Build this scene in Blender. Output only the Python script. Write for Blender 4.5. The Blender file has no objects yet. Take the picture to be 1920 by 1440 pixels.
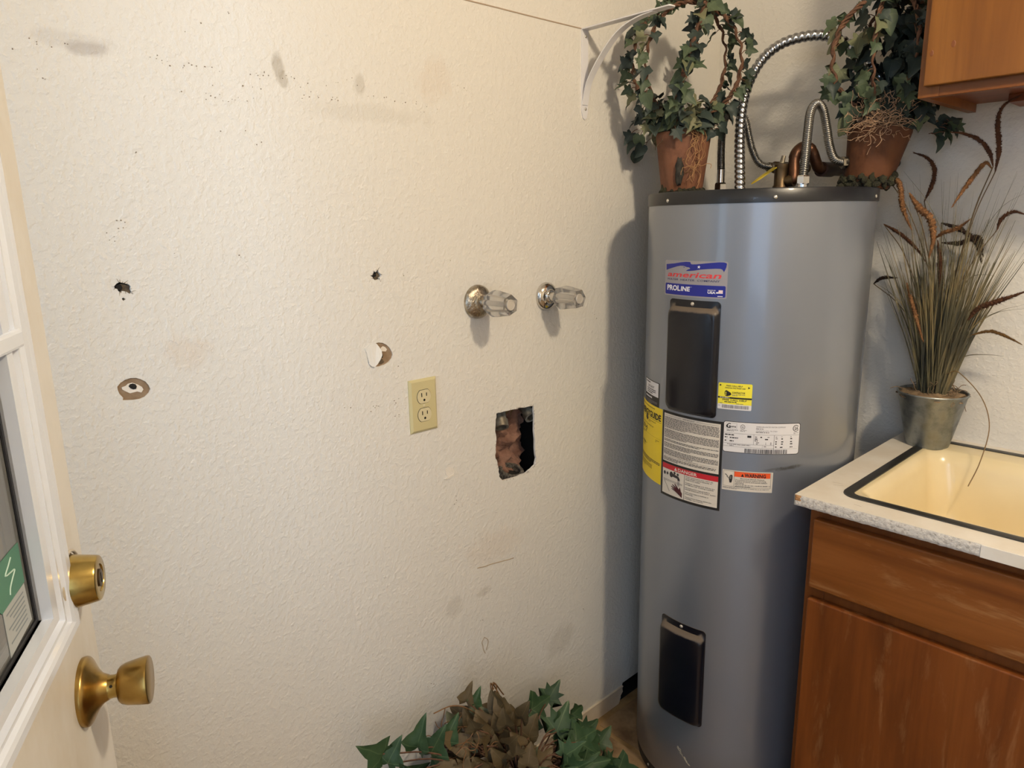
import bpy, bmesh, math, random
from mathutils import Vector, Matrix, noise as mnoise
S = bpy.context.scene
COL = S.collection
R = math.radians
PI = math.pi

# ------------------------------------------------------------------ camera, world, lights, exposure
YAW, PITCH, ROLL = .8237, -.2244, -.0187
fw = Vector((-math.sin(YAW) * math.cos(PITCH), math.cos(YAW) * math.cos(PITCH), math.sin(PITCH)))
rt = Vector((math.cos(YAW), math.sin(YAW), 0)); up = rt.cross(fw)
rt, up = math.cos(ROLL) * rt + math.sin(ROLL) * up, math.cos(ROLL) * up - math.sin(ROLL) * rt
cd = bpy.data.cameras.new('camera'); cam = bpy.data.objects.new('camera', cd); COL.objects.link(cam)
cd.sensor_fit = 'HORIZONTAL'; cd.sensor_width = 36; cd.lens = 36 * 1331.46 / 1920; cd.clip_start = .01
mw = Matrix.Identity(4)
for i in range(3):
    mw[i][0], mw[i][1], mw[i][2] = rt[i], up[i], -fw[i]
mw.translation = (1.1982, -1.9503, 1.4534)
cam.matrix_world = mw
S.camera = cam

S.view_settings.view_transform = 'Standard'; S.view_settings.look = 'None'
S.view_settings.gamma = 1; S.view_settings.use_curve_mapping = False
S.view_settings.exposure = -0.06
S.cycles.max_bounces = 10; S.cycles.diffuse_bounces = 5; S.cycles.glossy_bounces = 5
S.cycles.transmission_bounces = 8; S.cycles.transparent_max_bounces = 12
S.cycles.sample_clamp_indirect = 6; S.cycles.caustics_reflective = False; S.cycles.caustics_refractive = False

W = bpy.data.worlds.new('daylight'); S.world = W; W.use_nodes = True
bg = W.node_tree.nodes['Background']
bg.inputs[0].default_value = (.60, .77, 1.0, 1); bg.inputs[1].default_value = 3.0      # overcast sky seen through the door opening

ld = bpy.data.lights.new('ceiling_bulb', 'POINT'); ld.energy = 72; ld.color = (1, .835, .605); ld.shadow_soft_size = .065
lo = bpy.data.objects.new('ceiling_bulb', ld); COL.objects.link(lo); lo.location = (1.55, -1.09, 2.37)

pd = bpy.data.lights.new('doorway_portal', 'AREA'); pd.shape = 'RECTANGLE'; pd.size = .83; pd.size_y = 2.03
po = bpy.data.objects.new('doorway_portal', pd); COL.objects.link(po); po.location = (1.553, -2.275, 1.02)
po.rotation_euler = (R(90), 0, 0)
pd.cycles.is_portal = True

wd = bpy.data.lights.new('window_portal', 'AREA'); wd.shape = 'RECTANGLE'; wd.size = .96; wd.size_y = 1.30
wo = bpy.data.objects.new('window_portal', wd); COL.objects.link(wo); wo.location = (.56, -2.275, 1.43)
wo.rotation_euler = (R(90), 0, 0)
wd.cycles.is_portal = True

sd = bpy.data.lights.new('added_daylight', 'AREA'); sd.shape = 'RECTANGLE'; sd.size = .5; sd.size_y = 1.1; sd.energy = 32; sd.color = (.50, .70, 1)
so = bpy.data.objects.new('added_daylight', sd); COL.objects.link(so); so.location = (.98, -2.72, 1.70)      # added area lamp boosting the cool sky light through the front window
so.rotation_euler = Vector((-.75, 1, -.12)).to_track_quat('-Z', 'Z').to_euler()

# ------------------------------------------------------------------ object helpers
ORG = {}
def put(o, parent=None):
    COL.objects.link(o)
    if parent is not None:
        o.parent = parent
def thing(name, label, cat, loc, group=None):
    o = bpy.data.objects.new(name, None); o.empty_display_size = .05
    COL.objects.link(o); o.location = loc; o['label'] = label; o['category'] = cat
    if group: o['group'] = group
    ORG[o.name] = Vector(loc)
    return o
def obj(name, bm, mats, parent=None, smooth=False, angle=None, label=None, kind=None):
    """link a bmesh (world coordinates) as one mesh object; parts are stored relative to their thing"""
    org = ORG.get(parent.name, Vector((0, 0, 0))) if parent is not None else Vector((0, 0, 0))
    me = bpy.data.meshes.new(name)
    bmesh.ops.translate(bm, verts=bm.verts, vec=-org)
    bm.to_mesh(me); bm.free()
    for m in (mats if isinstance(mats, (list, tuple)) else [mats]): me.materials.append(m)
    if smooth:
        me.polygons.foreach_set('use_smooth', [True] * len(me.polygons))
        if angle: me.set_sharp_from_angle(angle=R(angle))
    o = bpy.data.objects.new(name, me); put(o, parent)
    ORG[o.name] = org
    if label: o['label'] = label
    if kind: o['kind'] = kind
    return o
def struct(name, bm, mats, **k):
    o = obj(name, bm, mats, **k); o['kind'] = 'structure'; return o

# ------------------------------------------------------------------ mesh helpers (world coordinates)
def NB(): return bmesh.new()
def face(bm, pts, mi=0):
    f = bm.faces.new([bm.verts.new(p) for p in pts]); f.material_index = mi; return f
def box(bm, a, b, bevel=0, seg=2, mi=0, T=None):
    x0, y0, z0 = a; x1, y1, z1 = b
    r = bmesh.ops.create_cube(bm, size=1)
    vs = r['verts']
    for v in vs:
        v.co = Vector(((x0 + x1) / 2 + v.co.x * (x1 - x0), (y0 + y1) / 2 + v.co.y * (y1 - y0), (z0 + z1) / 2 + v.co.z * (z1 - z0)))
    fs = list({f for v in vs for f in v.link_faces})
    for f in fs: f.material_index = mi
    if bevel:
        es = list({e for v in vs for e in v.link_edges})
        rr = bmesh.ops.bevel(bm, geom=es, offset=bevel, segments=seg, affect='EDGES', profile=.5)
        vs = list({v for f in rr['faces'] for v in f.verts} | {v for v in vs if v.is_valid})
        for f in rr['faces']: f.material_index = mi
    if T is not None:
        for v in vs: v.co = T @ v.co
    return vs
def frame(axis, ref=None):
    a = Vector(axis).normalized()
    r = Vector(ref) if ref else (Vector((0, 0, 1)) if abs(a.z) < .9 else Vector((1, 0, 0)))
    u = (r - a * r.dot(a)).normalized(); v = a.cross(u)
    return a, u, v
def lathe(bm, prof, base, axis=(0, 0, 1), n=32, cap0=True, cap1=True, mi=0, rfun=None):
    """prof: (distance along axis, radius)"""
    a, u, v = frame(axis); base = Vector(base)
    rings = []
    for k, (h, r) in enumerate(prof):
        ring = []
        for i in range(n):
            t = 2 * PI * i / n
            rr = rfun(k, h, r, t) if rfun else r
            ring.append(bm.verts.new(base + a * h + (u * math.cos(t) + v * math.sin(t)) * rr))
        rings.append(ring)
    for p, q in zip(rings, rings[1:]):
        for i in range(n):
            f = bm.faces.new((p[i], p[(i + 1) % n], q[(i + 1) % n], q[i])); f.material_index = mi
    if cap0: bm.faces.new(rings[0][::-1]).material_index = mi
    if cap1: bm.faces.new(rings[-1]).material_index = mi
    return rings
def crom(pts, n=8, closed=False):
    P = [Vector(p) for p in pts]; out = []; N = len(P)
    rng = range(N if closed else N - 1)
    for i in rng:
        if closed: p0, p1, p2, p3 = P[i - 1], P[i], P[(i + 1) % N], P[(i + 2) % N]
        else:
            p1, p2 = P[i], P[i + 1]
            p0 = P[i - 1] if i else p1 * 2 - p2
            p3 = P[i + 2] if i + 2 < N else p2 * 2 - p1
        for k in range(n):
            t = k / n
            out.append(.5 * ((2 * p1) + (p2 - p0) * t + (2 * p0 - 5 * p1 + 4 * p2 - p3) * t * t + (3 * p1 - p0 - 3 * p2 + p3) * t ** 3))
    if not closed: out.append(P[-1])
    return out
def resample(P, step):
    out = [P[0].copy()]; acc = 0; i = 0; cur = P[0].copy()
    for q in P[1:]:
        d = (q - cur).length
        while acc + d >= step and d > 1e-9:
            t = (step - acc) / d
            cur = cur.lerp(q, t); out.append(cur.copy()); d = (q - cur).length; acc = 0
        acc += d; cur = q.copy()
    return out
def tube(bm, P, r, n=8, closed=False, caps=True, mi=0):
    """r: number, list or function(index, angle)"""
    P = [Vector(p) for p in P]; N = len(P)
    T = [((P[(i + 1) % N] if (closed or i + 1 < N) else P[i]) - (P[i - 1] if (closed or i) else P[i])).normalized() for i in range(N)]
    _, u, _ = frame(T[0])
    rings = []
    for i in range(N):
        u = u - T[i] * u.dot(T[i])
        u = u.normalized() if u.length > 1e-6 else frame(T[i])[1]
        v = T[i].cross(u)
        ring = []
        for k in range(n):
            t = 2 * PI * k / n
            rr = r(i, t) if callable(r) else (r[i] if isinstance(r, (list, tuple)) else r)
            ring.append(bm.verts.new(P[i] + (u * math.cos(t) + v * math.sin(t)) * rr))
        rings.append(ring)
    for j in range(N if closed else N - 1):
        p, q = rings[j], rings[(j + 1) % N]
        for k in range(n):
            f = bm.faces.new((p[k], p[(k + 1) % n], q[(k + 1) % n], q[k])); f.material_index = mi
    if caps and not closed:
        bm.faces.new(rings[0][::-1]).material_index = mi; bm.faces.new(rings[-1]).material_index = mi
def ribbon(bm, P, w, side, mi=0):
    P = [Vector(p) for p in P]; side = Vector(side); prev = None
    for i, p in enumerate(P):
        ww = w[i] if isinstance(w, (list, tuple)) else w
        a, b = bm.verts.new(p - side * ww / 2), bm.verts.new(p + side * ww / 2)
        if prev: bm.faces.new((prev[0], prev[1], b, a)).material_index = mi
        prev = (a, b)
def prism(bm, outline, o, e1, e2, e3, t, mi=0):
    """extrude a 2D outline (in e1,e2 at o) by t along e3"""
    o, e1, e2, e3 = map(Vector, (o, e1, e2, e3))
    a = [bm.verts.new(o + e1 * x + e2 * y) for x, y in outline]
    b = [bm.verts.new(o + e1 * x + e2 * y + e3 * t) for x, y in outline]
    n = len(a)
    fs = [bm.faces.new(a[::-1]), bm.faces.new(b)] + [bm.faces.new((a[i], a[(i + 1) % n], b[(i + 1) % n], b[i])) for i in range(n)]
    for f in fs: f.material_index = mi
def rrect(x0, y0, x1, y1, r, n=6):
    out = []
    for cx, cy, a0 in ((x1 - r, y1 - r, 0), (x0 + r, y1 - r, 90), (x0 + r, y0 + r, 180), (x1 - r, y0 + r, 270)):
        for k in range(n + 1):
            t = R(a0 + 90 * k / n); out.append((cx + r * math.cos(t), cy + r * math.sin(t)))
    return out
def fix(bm):
    bmesh.ops.recalc_face_normals(bm, faces=bm.faces); return bm

# ------------------------------------------------------------------ material helpers
def srgb(r, g, b):
    f = lambda c: (c / 255 / 12.92) if c / 255 <= .04045 else ((c / 255 + .055) / 1.055) ** 2.4
    return (f(r), f(g), f(b), 1)
class NT:
    def __init__(s, name):
        s.m = bpy.data.materials.new(name); s.m.use_nodes = True; s.t = s.m.node_tree
        s.b = s.t.nodes['Principled BSDF']; s._co = None
    def n(s, ty, **k):
        x = s.t.nodes.new(ty)
        for a, v in k.items(): setattr(x, a, v)
        return x
    def l(s, a, b): s.t.links.new(a, b)
    def co(s, scale=(1, 1, 1), loc=(0, 0, 0)):
        if not s._co: s._co = s.n('ShaderNodeTexCoord')
        mp = s.n('ShaderNodeMapping'); s.l(s._co.outputs['Object'], mp.inputs[0])
        mp.inputs['Scale'].default_value = scale; mp.inputs['Location'].default_value = loc
        return mp.outputs[0]
    def noise(s, scale, detail=3, rough=.55, co=None, dist=0):
        x = s.n('ShaderNodeTexNoise'); x.inputs['Scale'].default_value = scale; x.inputs['Detail'].default_value = detail
        x.inputs['Roughness'].default_value = rough; x.inputs['Distortion'].default_value = dist
        s.l(co or s.co(), x.inputs['Vector']); return x.outputs['Fac']
    def ramp(s, fac, stops):
        x = s.n('ShaderNodeValToRGB'); e = x.color_ramp.elements
        while len(e) < len(stops): e.new(.5)
        for k, (p, c) in enumerate(stops):
            e[k].position = p; e[k].color = c if len(c) == 4 else (*c, 1)
        s.l(fac, x.inputs[0]); return x.outputs[0]
    def math(s, op, a, b=None):
        x = s.n('ShaderNodeMath', operation=op)
        for i, v in enumerate((a, b)):
            if v is None: continue
            if isinstance(v, (int, float)): x.inputs[i].default_value = v
            else: s.l(v, x.inputs[i])
        return x.outputs[0]
    def mix(s, fac, a, b):
        x = s.n('ShaderNodeMix', data_type='RGBA')
        if isinstance(fac, (int, float)): x.inputs[0].default_value = fac
        else: s.l(fac, x.inputs[0])
        for i, v in ((6, a), (7, b)):
            if isinstance(v, tuple): x.inputs[i].default_value = v
            else: s.l(v, x.inputs[i])
        return x.outputs[2]
    def color(s, v):
        if isinstance(v, tuple): s.b.inputs['Base Color'].default_value = v
        else: s.l(v, s.b.inputs['Base Color'])
    def bump(s, h, strength, dist):
        x = s.n('ShaderNodeBump'); x.inputs['Strength'].default_value = strength; x.inputs['Distance'].default_value = dist
        s.l(h, x.inputs['Height']); s.l(x.outputs[0], s.b.inputs['Normal'])
    def set(s, **k):
        for a, v in k.items(): s.b.inputs[a.replace('_', ' ')].default_value = v
        return s
def mat(name, c, rough=.5, metal=0, var=None, c2=None, bump=None, **k):
    t = NT(name); t.set(Roughness=rough, Metallic=metal, **k)
    if var:
        t.color(t.ramp(t.noise(var, 4), [(.32, c), (.68, c2)]))
    else: t.color(c)
    if bump: t.bump(t.noise(bump[0], 4), bump[1], bump[2])
    return t.m

# ------------------------------------------------------------------ materials
def wall_mat(name, stains=(), base=(.74, .71, .655, 1), bs=.31):
    t = NT(name); t.set(Roughness=.62, Specular_IOR_Level=.35)
    big = t.noise(1.6, 4, .6)
    c = t.mix(big, (base[0] * .96, base[1] * .955, base[2] * .94, 1), base)
    wob = t.noise(26, 4, .6)
    geo = t.co()
    sep = t.n('ShaderNodeSeparateXYZ'); t.l(geo, sep.inputs[0])
    for (y, z, ry, rz, col, a) in stains:
        dy = t.math('DIVIDE', t.math('SUBTRACT', sep.outputs[1], y), ry)
        dz = t.math('DIVIDE', t.math('SUBTRACT', sep.outputs[2], z), rz)
        d = t.math('SQRT', t.math('ADD', t.math('MULTIPLY', dy, dy), t.math('MULTIPLY', dz, dz)))
        d = t.math('ADD', d, t.math('MULTIPLY', t.math('SUBTRACT', wob, .5), 1.5))
        f = t.math('MULTIPLY', t.math('SUBTRACT', 1.0, d), a * 2.2)
        x = t.n('ShaderNodeClamp'); t.l(f, x.inputs[0]); x.inputs[2].default_value = a
        c = t.mix(x.outputs[0], c, col)
    t.color(c)
    h = t.math('ADD', t.noise(130, 5, .6), t.math('MULTIPLY', t.ramp(t.noise(85, 3, .5), [(.48, (0, 0, 0)), (.62, (1, 1, 1))]), .45))
    t.bump(h, bs, .0045)
    return t.m
DIRT = srgb(150, 138, 118); GREY = srgb(150, 140, 135); TAN = srgb(196, 160, 120)
M_wall_left = wall_mat('textured_cream_wall', [
    (-1.645, 1.703, .030, .013, GREY, .42), (-1.665, 1.712, .06, .014, GREY, .16),
    (-1.361, 1.712, .011, .026, DIRT, .5), (-1.353, 1.692, .010, .016, DIRT, .45),
    (-1.2045, 1.703, .013, .024, DIRT, .3), (-1.56, 1.256, .04, .034, TAN, .16), (-1.0335, 1.729, .045, .05, TAN, .14),
    (-.95, .584, .03, .012, DIRT, .25), (-1.04, .579, .03, .03, DIRT, .18), (-.679, .333, .07, .05, DIRT, .2),
    (-1.19, 1.655, .16, .02, DIRT, .12), (-.905, .69, .1, .05, TAN, .12)])
M_wall = wall_mat('textured_cream_wall_plain')
M_ceiling = mat('ceiling_white', (.8, .78, .74, 1), .8, bump=(80, .3, .004))
M_trimw = mat('baseboard_cream', srgb(226, 214, 196), .4, var=9, c2=srgb(206, 190, 168))
M_floor = mat('vinyl_beige_grout', srgb(168, 140, 98), .55, var=18, c2=srgb(124, 96, 60), bump=(60, .2, .002))
def tile_mat():
    t = NT('vinyl_tile_tan'); t.set(Roughness=.5)
    c = t.ramp(t.noise(6, 6, .65), [(.3, srgb(124, 100, 70)), (.5, srgb(158, 132, 100)), (.7, srgb(144, 120, 84))])
    s = t.ramp(t.noise(3.2, 5, .7, t.co(loc=(3, 1, 0))), [(.52, (0, 0, 0)), (.62, (1, 1, 1))])
    t.color(t.mix(t.math('MULTIPLY', s, .7), c, srgb(96, 72, 46)))
    t.bump(t.noise(70, 3), .15, .001); return t.m
M_tile = tile_mat()
M_dark = mat('dark_void', (.006, .005, .004, 1), .9)
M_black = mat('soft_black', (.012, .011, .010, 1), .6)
M_gyp = mat('gypsum_white', srgb(228, 220, 208), .9, bump=(200, .5, .002))
M_paper = mat('torn_brown_paper', srgb(150, 128, 104), .85, var=60, c2=srgb(128, 104, 78), bump=(160, .4, .002))
M_paperdark = mat('torn_dark_paper', srgb(112, 98, 78), .9, var=120, c2=srgb(60, 50, 40))
M_flap = mat('painted_flap', (.74, .71, .655, 1), .6, bump=(110, .3, .003))
M_insul = mat('insulation_brown', srgb(146, 110, 92), .95, var=26, c2=srgb(96, 64, 50), bump=(90, .8, .006))
M_stub = mat('galvanised_pipe', srgb(150, 142, 126), .45, .6, var=60, c2=srgb(105, 95, 80))
M_rustdrain = mat('gritty_drain', srgb(120, 112, 100), .9, var=190, c2=srgb(22, 20, 18), bump=(220, .8, .003))

def heater_mat():
    t = NT('grey_enamel'); t.set(Roughness=.42, Metallic=.65, Coat_Weight=.7, Coat_Roughness=.10)
    c = t.mix(t.noise(2.4, 4), srgb(130, 137, 150), srgb(139, 145, 156))
    co = t.co(); sep = t.n('ShaderNodeSeparateXYZ'); t.l(co, sep.inputs[0])
    # a rubbed scuff beside the warning label
    wob = t.noise(70, 4, .7)
    for (x, y, z, rx, rz, a) in ((.194, -.161, .919, .020, .006, .8), (.170, -.18, .916, .02, .004, .4)):
        dx = t.math('DIVIDE', t.math('SUBTRACT', sep.outputs[0], x), rx); dz = t.math('DIVIDE', t.math('SUBTRACT', t.math('SUBTRACT', sep.outputs[2], z), t.math('MULTIPLY', t.math('SUBTRACT', sep.outputs[0], x), .25)), rz)
        d = t.math('SQRT', t.math('ADD', t.math('MULTIPLY', dx, dx), t.math('MULTIPLY', dz, dz)))
        d = t.math('ADD', d, t.math('MULTIPLY', t.math('SUBTRACT', wob, .5), 1.6))
        f = t.math('MULTIPLY', t.math('SUBTRACT', 1.0, d), a * 1.5); cl = t.n('ShaderNodeClamp'); t.l(f, cl.inputs[0]); cl.inputs[2].default_value = a
        c = t.mix(cl.outputs[0], c, srgb(84, 82, 78))
    t.color(c); return t.m
M_tank = heater_mat()
M_cap = mat('dark_grey_cap', srgb(26, 28, 33), .34, Coat_Weight=.1, Specular_IOR_Level=.35)
def cover_mat():
    t = NT('dusty_black_cover'); t.set(Roughness=.28, Coat_Weight=.1, Coat_Roughness=.15, Specular_IOR_Level=.4)
    g = t.n('ShaderNodeNewGeometry'); sep = t.n('ShaderNodeSeparateXYZ'); t.l(g.outputs['Normal'], sep.inputs[0])
    n = t.noise(70, 4, .6)
    f = t.ramp(t.math('ADD', sep.outputs[2], t.math('MULTIPLY', t.math('SUBTRACT', n, .5), .35)), [(.25, (0, 0, 0)), (.45, (1, 1, 1))])
    t.color(t.mix(t.math('MULTIPLY', f, .85), srgb(12, 14, 24), srgb(104, 92, 80)))
    t.l(t.math('ADD', t.math('MULTIPLY', f, .55), .28), t.b.inputs['Roughness'])
    return t.m
M_cover = cover_mat()
M_screw = mat('zinc_screw', srgb(215, 210, 200), .3, .8)
M_chip = mat('bare_chip', srgb(176, 168, 150), .7)
M_steel = mat('flexible_steel', srgb(176, 178, 182), .26, 1.0)
M_steeld = mat('braided_steel', srgb(142, 140, 136), .32, 1.0)
M_chrome = mat('chrome', srgb(214, 210, 204), .1, 1.0)
M_chromedirty = mat('chrome_paint_spattered', srgb(206, 198, 184), .16, 1.0, var=70, c2=srgb(150, 140, 122), bump=(150, .8, .003))
M_nut = mat('nickel_nut', srgb(205, 205, 205), .2, 1.0)
M_copper = mat('aged_copper', srgb(100, 68, 50), .42, .8, var=30, c2=srgb(60, 40, 30))
M_brassdull = mat('dull_brass_fitting', srgb(100, 84, 60), .42, .8, var=50, c2=srgb(80, 62, 44))
M_darkiron = mat('dark_valve_metal', srgb(52, 46, 40), .5, .6, var=60, c2=srgb(30, 27, 25))
M_yellow = mat('yellow_lever', srgb(214, 190, 40), .45, var=90, c2=srgb(188, 160, 34))
M_brass = mat('worn_brass', srgb(186, 156, 90), .28, 1.0, var=28, c2=srgb(152, 122, 68), bump=(60, .06, .001))
M_brassp = mat('polished_brass', srgb(194, 168, 98), .22, 1.0, var=36, c2=srgb(164, 136, 76))

# labels
L_white = mat('label_white', srgb(222, 220, 222), .4)
L_cream = mat('label_cream', srgb(214, 206, 194), .45)
L_black = mat('label_black', srgb(24, 22, 22), .5)
L_ink = mat('ink_dark', srgb(52, 48, 50), .6)
L_inkg = mat('ink_grey', srgb(120, 116, 118), .6)
L_yellow = mat('label_yellow', srgb(238, 208, 40), .45)
L_lemon = mat('label_lemon', srgb(240, 228, 60), .45)
L_red = mat('label_red', srgb(190, 30, 44), .45)
L_orange = mat('label_orange', srgb(232, 88, 34), .45)
L_blue = mat('label_blue', srgb(24, 34, 140), .4)
L_amred = mat('ink_red', srgb(214, 60, 66), .45)
L_film = mat('label_film', srgb(152, 149, 156), .4)
L_pale = mat('ink_pale', srgb(236, 236, 244), .45)
L_pink = mat('ink_pink', srgb(240, 190, 196), .45)

def wood(name, c1, c2, c3, axis='z', wear=0, rough=.38, wearcol=srgb(186, 150, 104), sc=1.0):
    t = NT(name); t.set(Roughness=rough, Specular_IOR_Level=.32)
    st = {'z': (9, 9, .8), 'x': (.8, 9, 9), 'y': (9, .8, 9)}[axis]; st = tuple(v * sc for v in st)
    n1 = t.noise(1.6, 5, .6, t.co(st), .6)
    fine = {'z': (120, 120, 3), 'x': (3, 120, 120), 'y': (120, 3, 120)}[axis]
    n2 = t.noise(1.0, 3, .6, t.co(fine))
    c = t.ramp(n1, [(.30, c1), (.52, c2), (.72, c3)])
    c = t.mix(t.math('MULTIPLY', t.ramp(n2, [(.5, (0, 0, 0)), (.75, (1, 1, 1))]), .35), c, c1)
    if wear:
        ws = {'z': (26, 26, 4.5), 'x': (4.5, 26, 26), 'y': (26, 4.5, 26)}[axis]
        w = t.ramp(t.noise(1.0, 5, .7, t.co(ws, (5, 2, 1)), .3), [(.56, (0, 0, 0)), (.78, (1, 1, 1))])
        c = t.mix(t.math('MULTIPLY', w, wear), c, wearcol)
    t.color(c); t.bump(n2, .12, .001); return t.m
M_woodup = wood('honey_wood_door', srgb(96, 56, 20), srgb(118, 74, 28), srgb(134, 88, 38), 'z', sc=.8)
M_woodfr = wood('honey_wood_frame', srgb(98, 54, 20), srgb(120, 70, 28), srgb(132, 82, 36), 'x')
M_woodfrz = wood('honey_wood_stile', srgb(104, 58, 22), srgb(126, 76, 32), srgb(138, 88, 42), 'z')
M_woodun = wood('red_wood_underside', srgb(92, 44, 14), srgb(116, 60, 22), srgb(128, 70, 30), 'x')
M_wooddr = wood('brown_wood_drawer', srgb(92, 48, 14), srgb(116, 66, 24), srgb(130, 78, 34), 'x', .45)
M_wooddo = wood('brown_wood_door', srgb(84, 42, 12), srgb(110, 58, 20), srgb(124, 70, 28), 'z', .35)
M_woodca = wood('brown_wood_carcass', srgb(84, 44, 14), srgb(106, 58, 22), srgb(118, 66, 28), 'z')
M_lam = mat('laminate_white', srgb(230, 224, 214), .35, var=14, c2=srgb(218, 208, 192))
def edge_mat():
    t = NT('painted_chipboard_edge'); t.set(Roughness=.75)
    n = t.noise(150, 5, .7); t.color(t.ramp(n, [(.34, srgb(182, 172, 162)), (.5, srgb(224, 218, 210))]))
    t.bump(n, .9, .006); return t.m
M_edge = edge_mat()
M_edgechip = mat('raw_chipboard', srgb(150, 104, 62), .9, var=160, c2=srgb(196, 150, 104), bump=(200, .8, .004))
M_sink = mat('cream_enamel', srgb(232, 216, 176), .22, var=5, c2=srgb(224, 205, 162), Coat_Weight=.3)
M_ring = mat('dark_sink_ring', srgb(70, 68, 64), .35, .5, var=12, c2=srgb(48, 46, 42))
M_doorp = mat('door_paint_white', srgb(228, 235, 248), .22, var=6, c2=srgb(220, 227, 240), Coat_Weight=.6, Coat_Roughness=.15)
def door_mat():
    t = NT('door_paint_soiled'); t.set(Roughness=.4)
    n = t.ramp(t.noise(7, 5, .65, t.co((1, 1, .5))), [(.42, srgb(226, 224, 220)), (.64, srgb(214, 208, 197)), (.84, srgb(192, 182, 164))])
    t.color(n); return t.m
M_doors = door_mat()
M_gasket = mat('glazing_gasket', (.015, .015, .017, 1), .5)
M_ivory = mat('ivory_plastic', srgb(200, 188, 142), .35)
M_ivory2 = mat('ivory_receptacle', srgb(210, 198, 160), .4)
M_brkt = mat('white_bracket_paint', srgb(226, 224, 226), .4)
def glass_pane(name, ior, tint, veil):
    t = NT(name)
    g = t.n('ShaderNodeBsdfGlossy'); g.inputs['Roughness'].default_value = .02
    tr = t.n('ShaderNodeBsdfTransparent'); tr.inputs[0].default_value = tint
    fr = t.n('ShaderNodeFresnel'); fr.inputs[0].default_value = ior
    mx = t.n('ShaderNodeMixShader'); dd_ = t.n('ShaderNodeBsdfDiffuse'); dd_.inputs[0].default_value = (.8, .82, .82, 1); m0 = t.n('ShaderNodeMixShader'); m0.inputs[0].default_value = veil
    t.l(tr.outputs[0], m0.inputs[1]); t.l(dd_.outputs[0], m0.inputs[2]); t.l(fr.outputs[0], mx.inputs[0]); t.l(m0.outputs[0], mx.inputs[1]); t.l(g.outputs[0], mx.inputs[2])
    t.l(mx.outputs[0], t.t.nodes['Material Output'].inputs[0]); return t.m
M_glass = glass_pane('window_glass', 1.5, (.95, .97, .96, 1), .02)
M_doorglass = glass_pane('veiled_double_glass', 2.0, (.62, .65, .65, 1), .22)  # pale diffuse veil paints wall reflection into the pane; tint cuts daylight spill
M_acrylic = mat('clear_acrylic', (.80, .785, .76, 1), .14, Transmission_Weight=.86, IOR=1.46)
M_button = mat('acrylic_button', srgb(196, 188, 176), .25, .2)
M_stick = mat('green_sticker', srgb(78, 132, 112), .5)
M_stickp = mat('pale_sticker_paper', srgb(176, 182, 184), .6)

# ------------------------------------------------------------------ room shell
RX, FY, H = 2.9, -2.155, 2.42
HOLE = [(-0.8921, 1.0184), (-0.8703, 1.0192), (-0.8271, 1.0168), (-0.8177, 1.0185), (-0.7691, 1.0135), (-0.7685, 0.9705), (-0.7671, 0.9048), (-0.7626, 0.878), (-0.7678, 0.8608), (-0.7876, 0.8529), (-0.8023, 0.8476), (-0.8404, 0.8467), (-0.859, 0.8481), (-0.8774, 0.8486), (-0.8851, 0.8587), (-0.8885, 0.872), (-0.8889, 0.8827), (-0.8938, 0.905), (-0.8981, 0.9113), (-0.897, 0.9319), (-0.8934, 0.9553), (-0.8971, 0.9768), (-0.8949, 0.9969)]
H1 = [(-1.6548, 1.3695), (-1.6515, 1.3732), (-1.647, 1.3752), (-1.6428, 1.3741), (-1.6387, 1.3727), (-1.6338, 1.3708), (-1.632, 1.3678), (-1.6332, 1.364), (-1.6317, 1.3591), (-1.6349, 1.3567), (-1.6395, 1.3605), (-1.6444, 1.3617), (-1.6476, 1.3596), (-1.6501, 1.3621), (-1.6511, 1.3653), (-1.6545, 1.3664)]
H1b = [(-1.6469, 1.3498), (-1.6447, 1.3518), (-1.6429, 1.3505), (-1.641, 1.3488), (-1.6433, 1.3479), (-1.6445, 1.3464), (-1.6457, 1.3481)]
H2 = [(-1.6703, 1.2167), (-1.6652, 1.222), (-1.6582, 1.2255), (-1.6506, 1.227), (-1.6425, 1.2262), (-1.6361, 1.223), (-1.6292, 1.2177), (-1.6254, 1.2111), (-1.6238, 1.2049), (-1.6268, 1.1995), (-1.6336, 1.194), (-1.6408, 1.1919), (-1.6506, 1.192), (-1.6594, 1.1932), (-1.6654, 1.1943), (-1.6644, 1.1979), (-1.6689, 1.2054), (-1.6703, 1.2114)]
H2in = [(-1.664, 1.2144), (-1.658, 1.2158), (-1.6546, 1.2186), (-1.6486, 1.2192), (-1.6416, 1.2156), (-1.6354, 1.2103), (-1.6337, 1.2058), (-1.6373, 1.2014), (-1.643, 1.2041), (-1.6476, 1.2037), (-1.6536, 1.2031), (-1.6604, 1.208), (-1.6637, 1.2111)]
H2c = [(-1.6559, 1.2147), (-1.6532, 1.2184), (-1.6479, 1.2191), (-1.643, 1.2166), (-1.6413, 1.2122), (-1.6433, 1.2075), (-1.6486, 1.2073), (-1.6528, 1.21)]
H3 = [(-1.208, 1.3571), (-1.2026, 1.358), (-1.2007, 1.3621), (-1.1985, 1.3654), (-1.1962, 1.3627), (-1.1924, 1.3659), (-1.1891, 1.3691), (-1.1886, 1.3631), (-1.1857, 1.3603), (-1.1829, 1.3567), (-1.1842, 1.3534), (-1.1883, 1.3519), (-1.1853, 1.3457), (-1.1895, 1.3491), (-1.1937, 1.348), (-1.1987, 1.348), (-1.2015, 1.3511), (-1.2029, 1.3541)]
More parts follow.
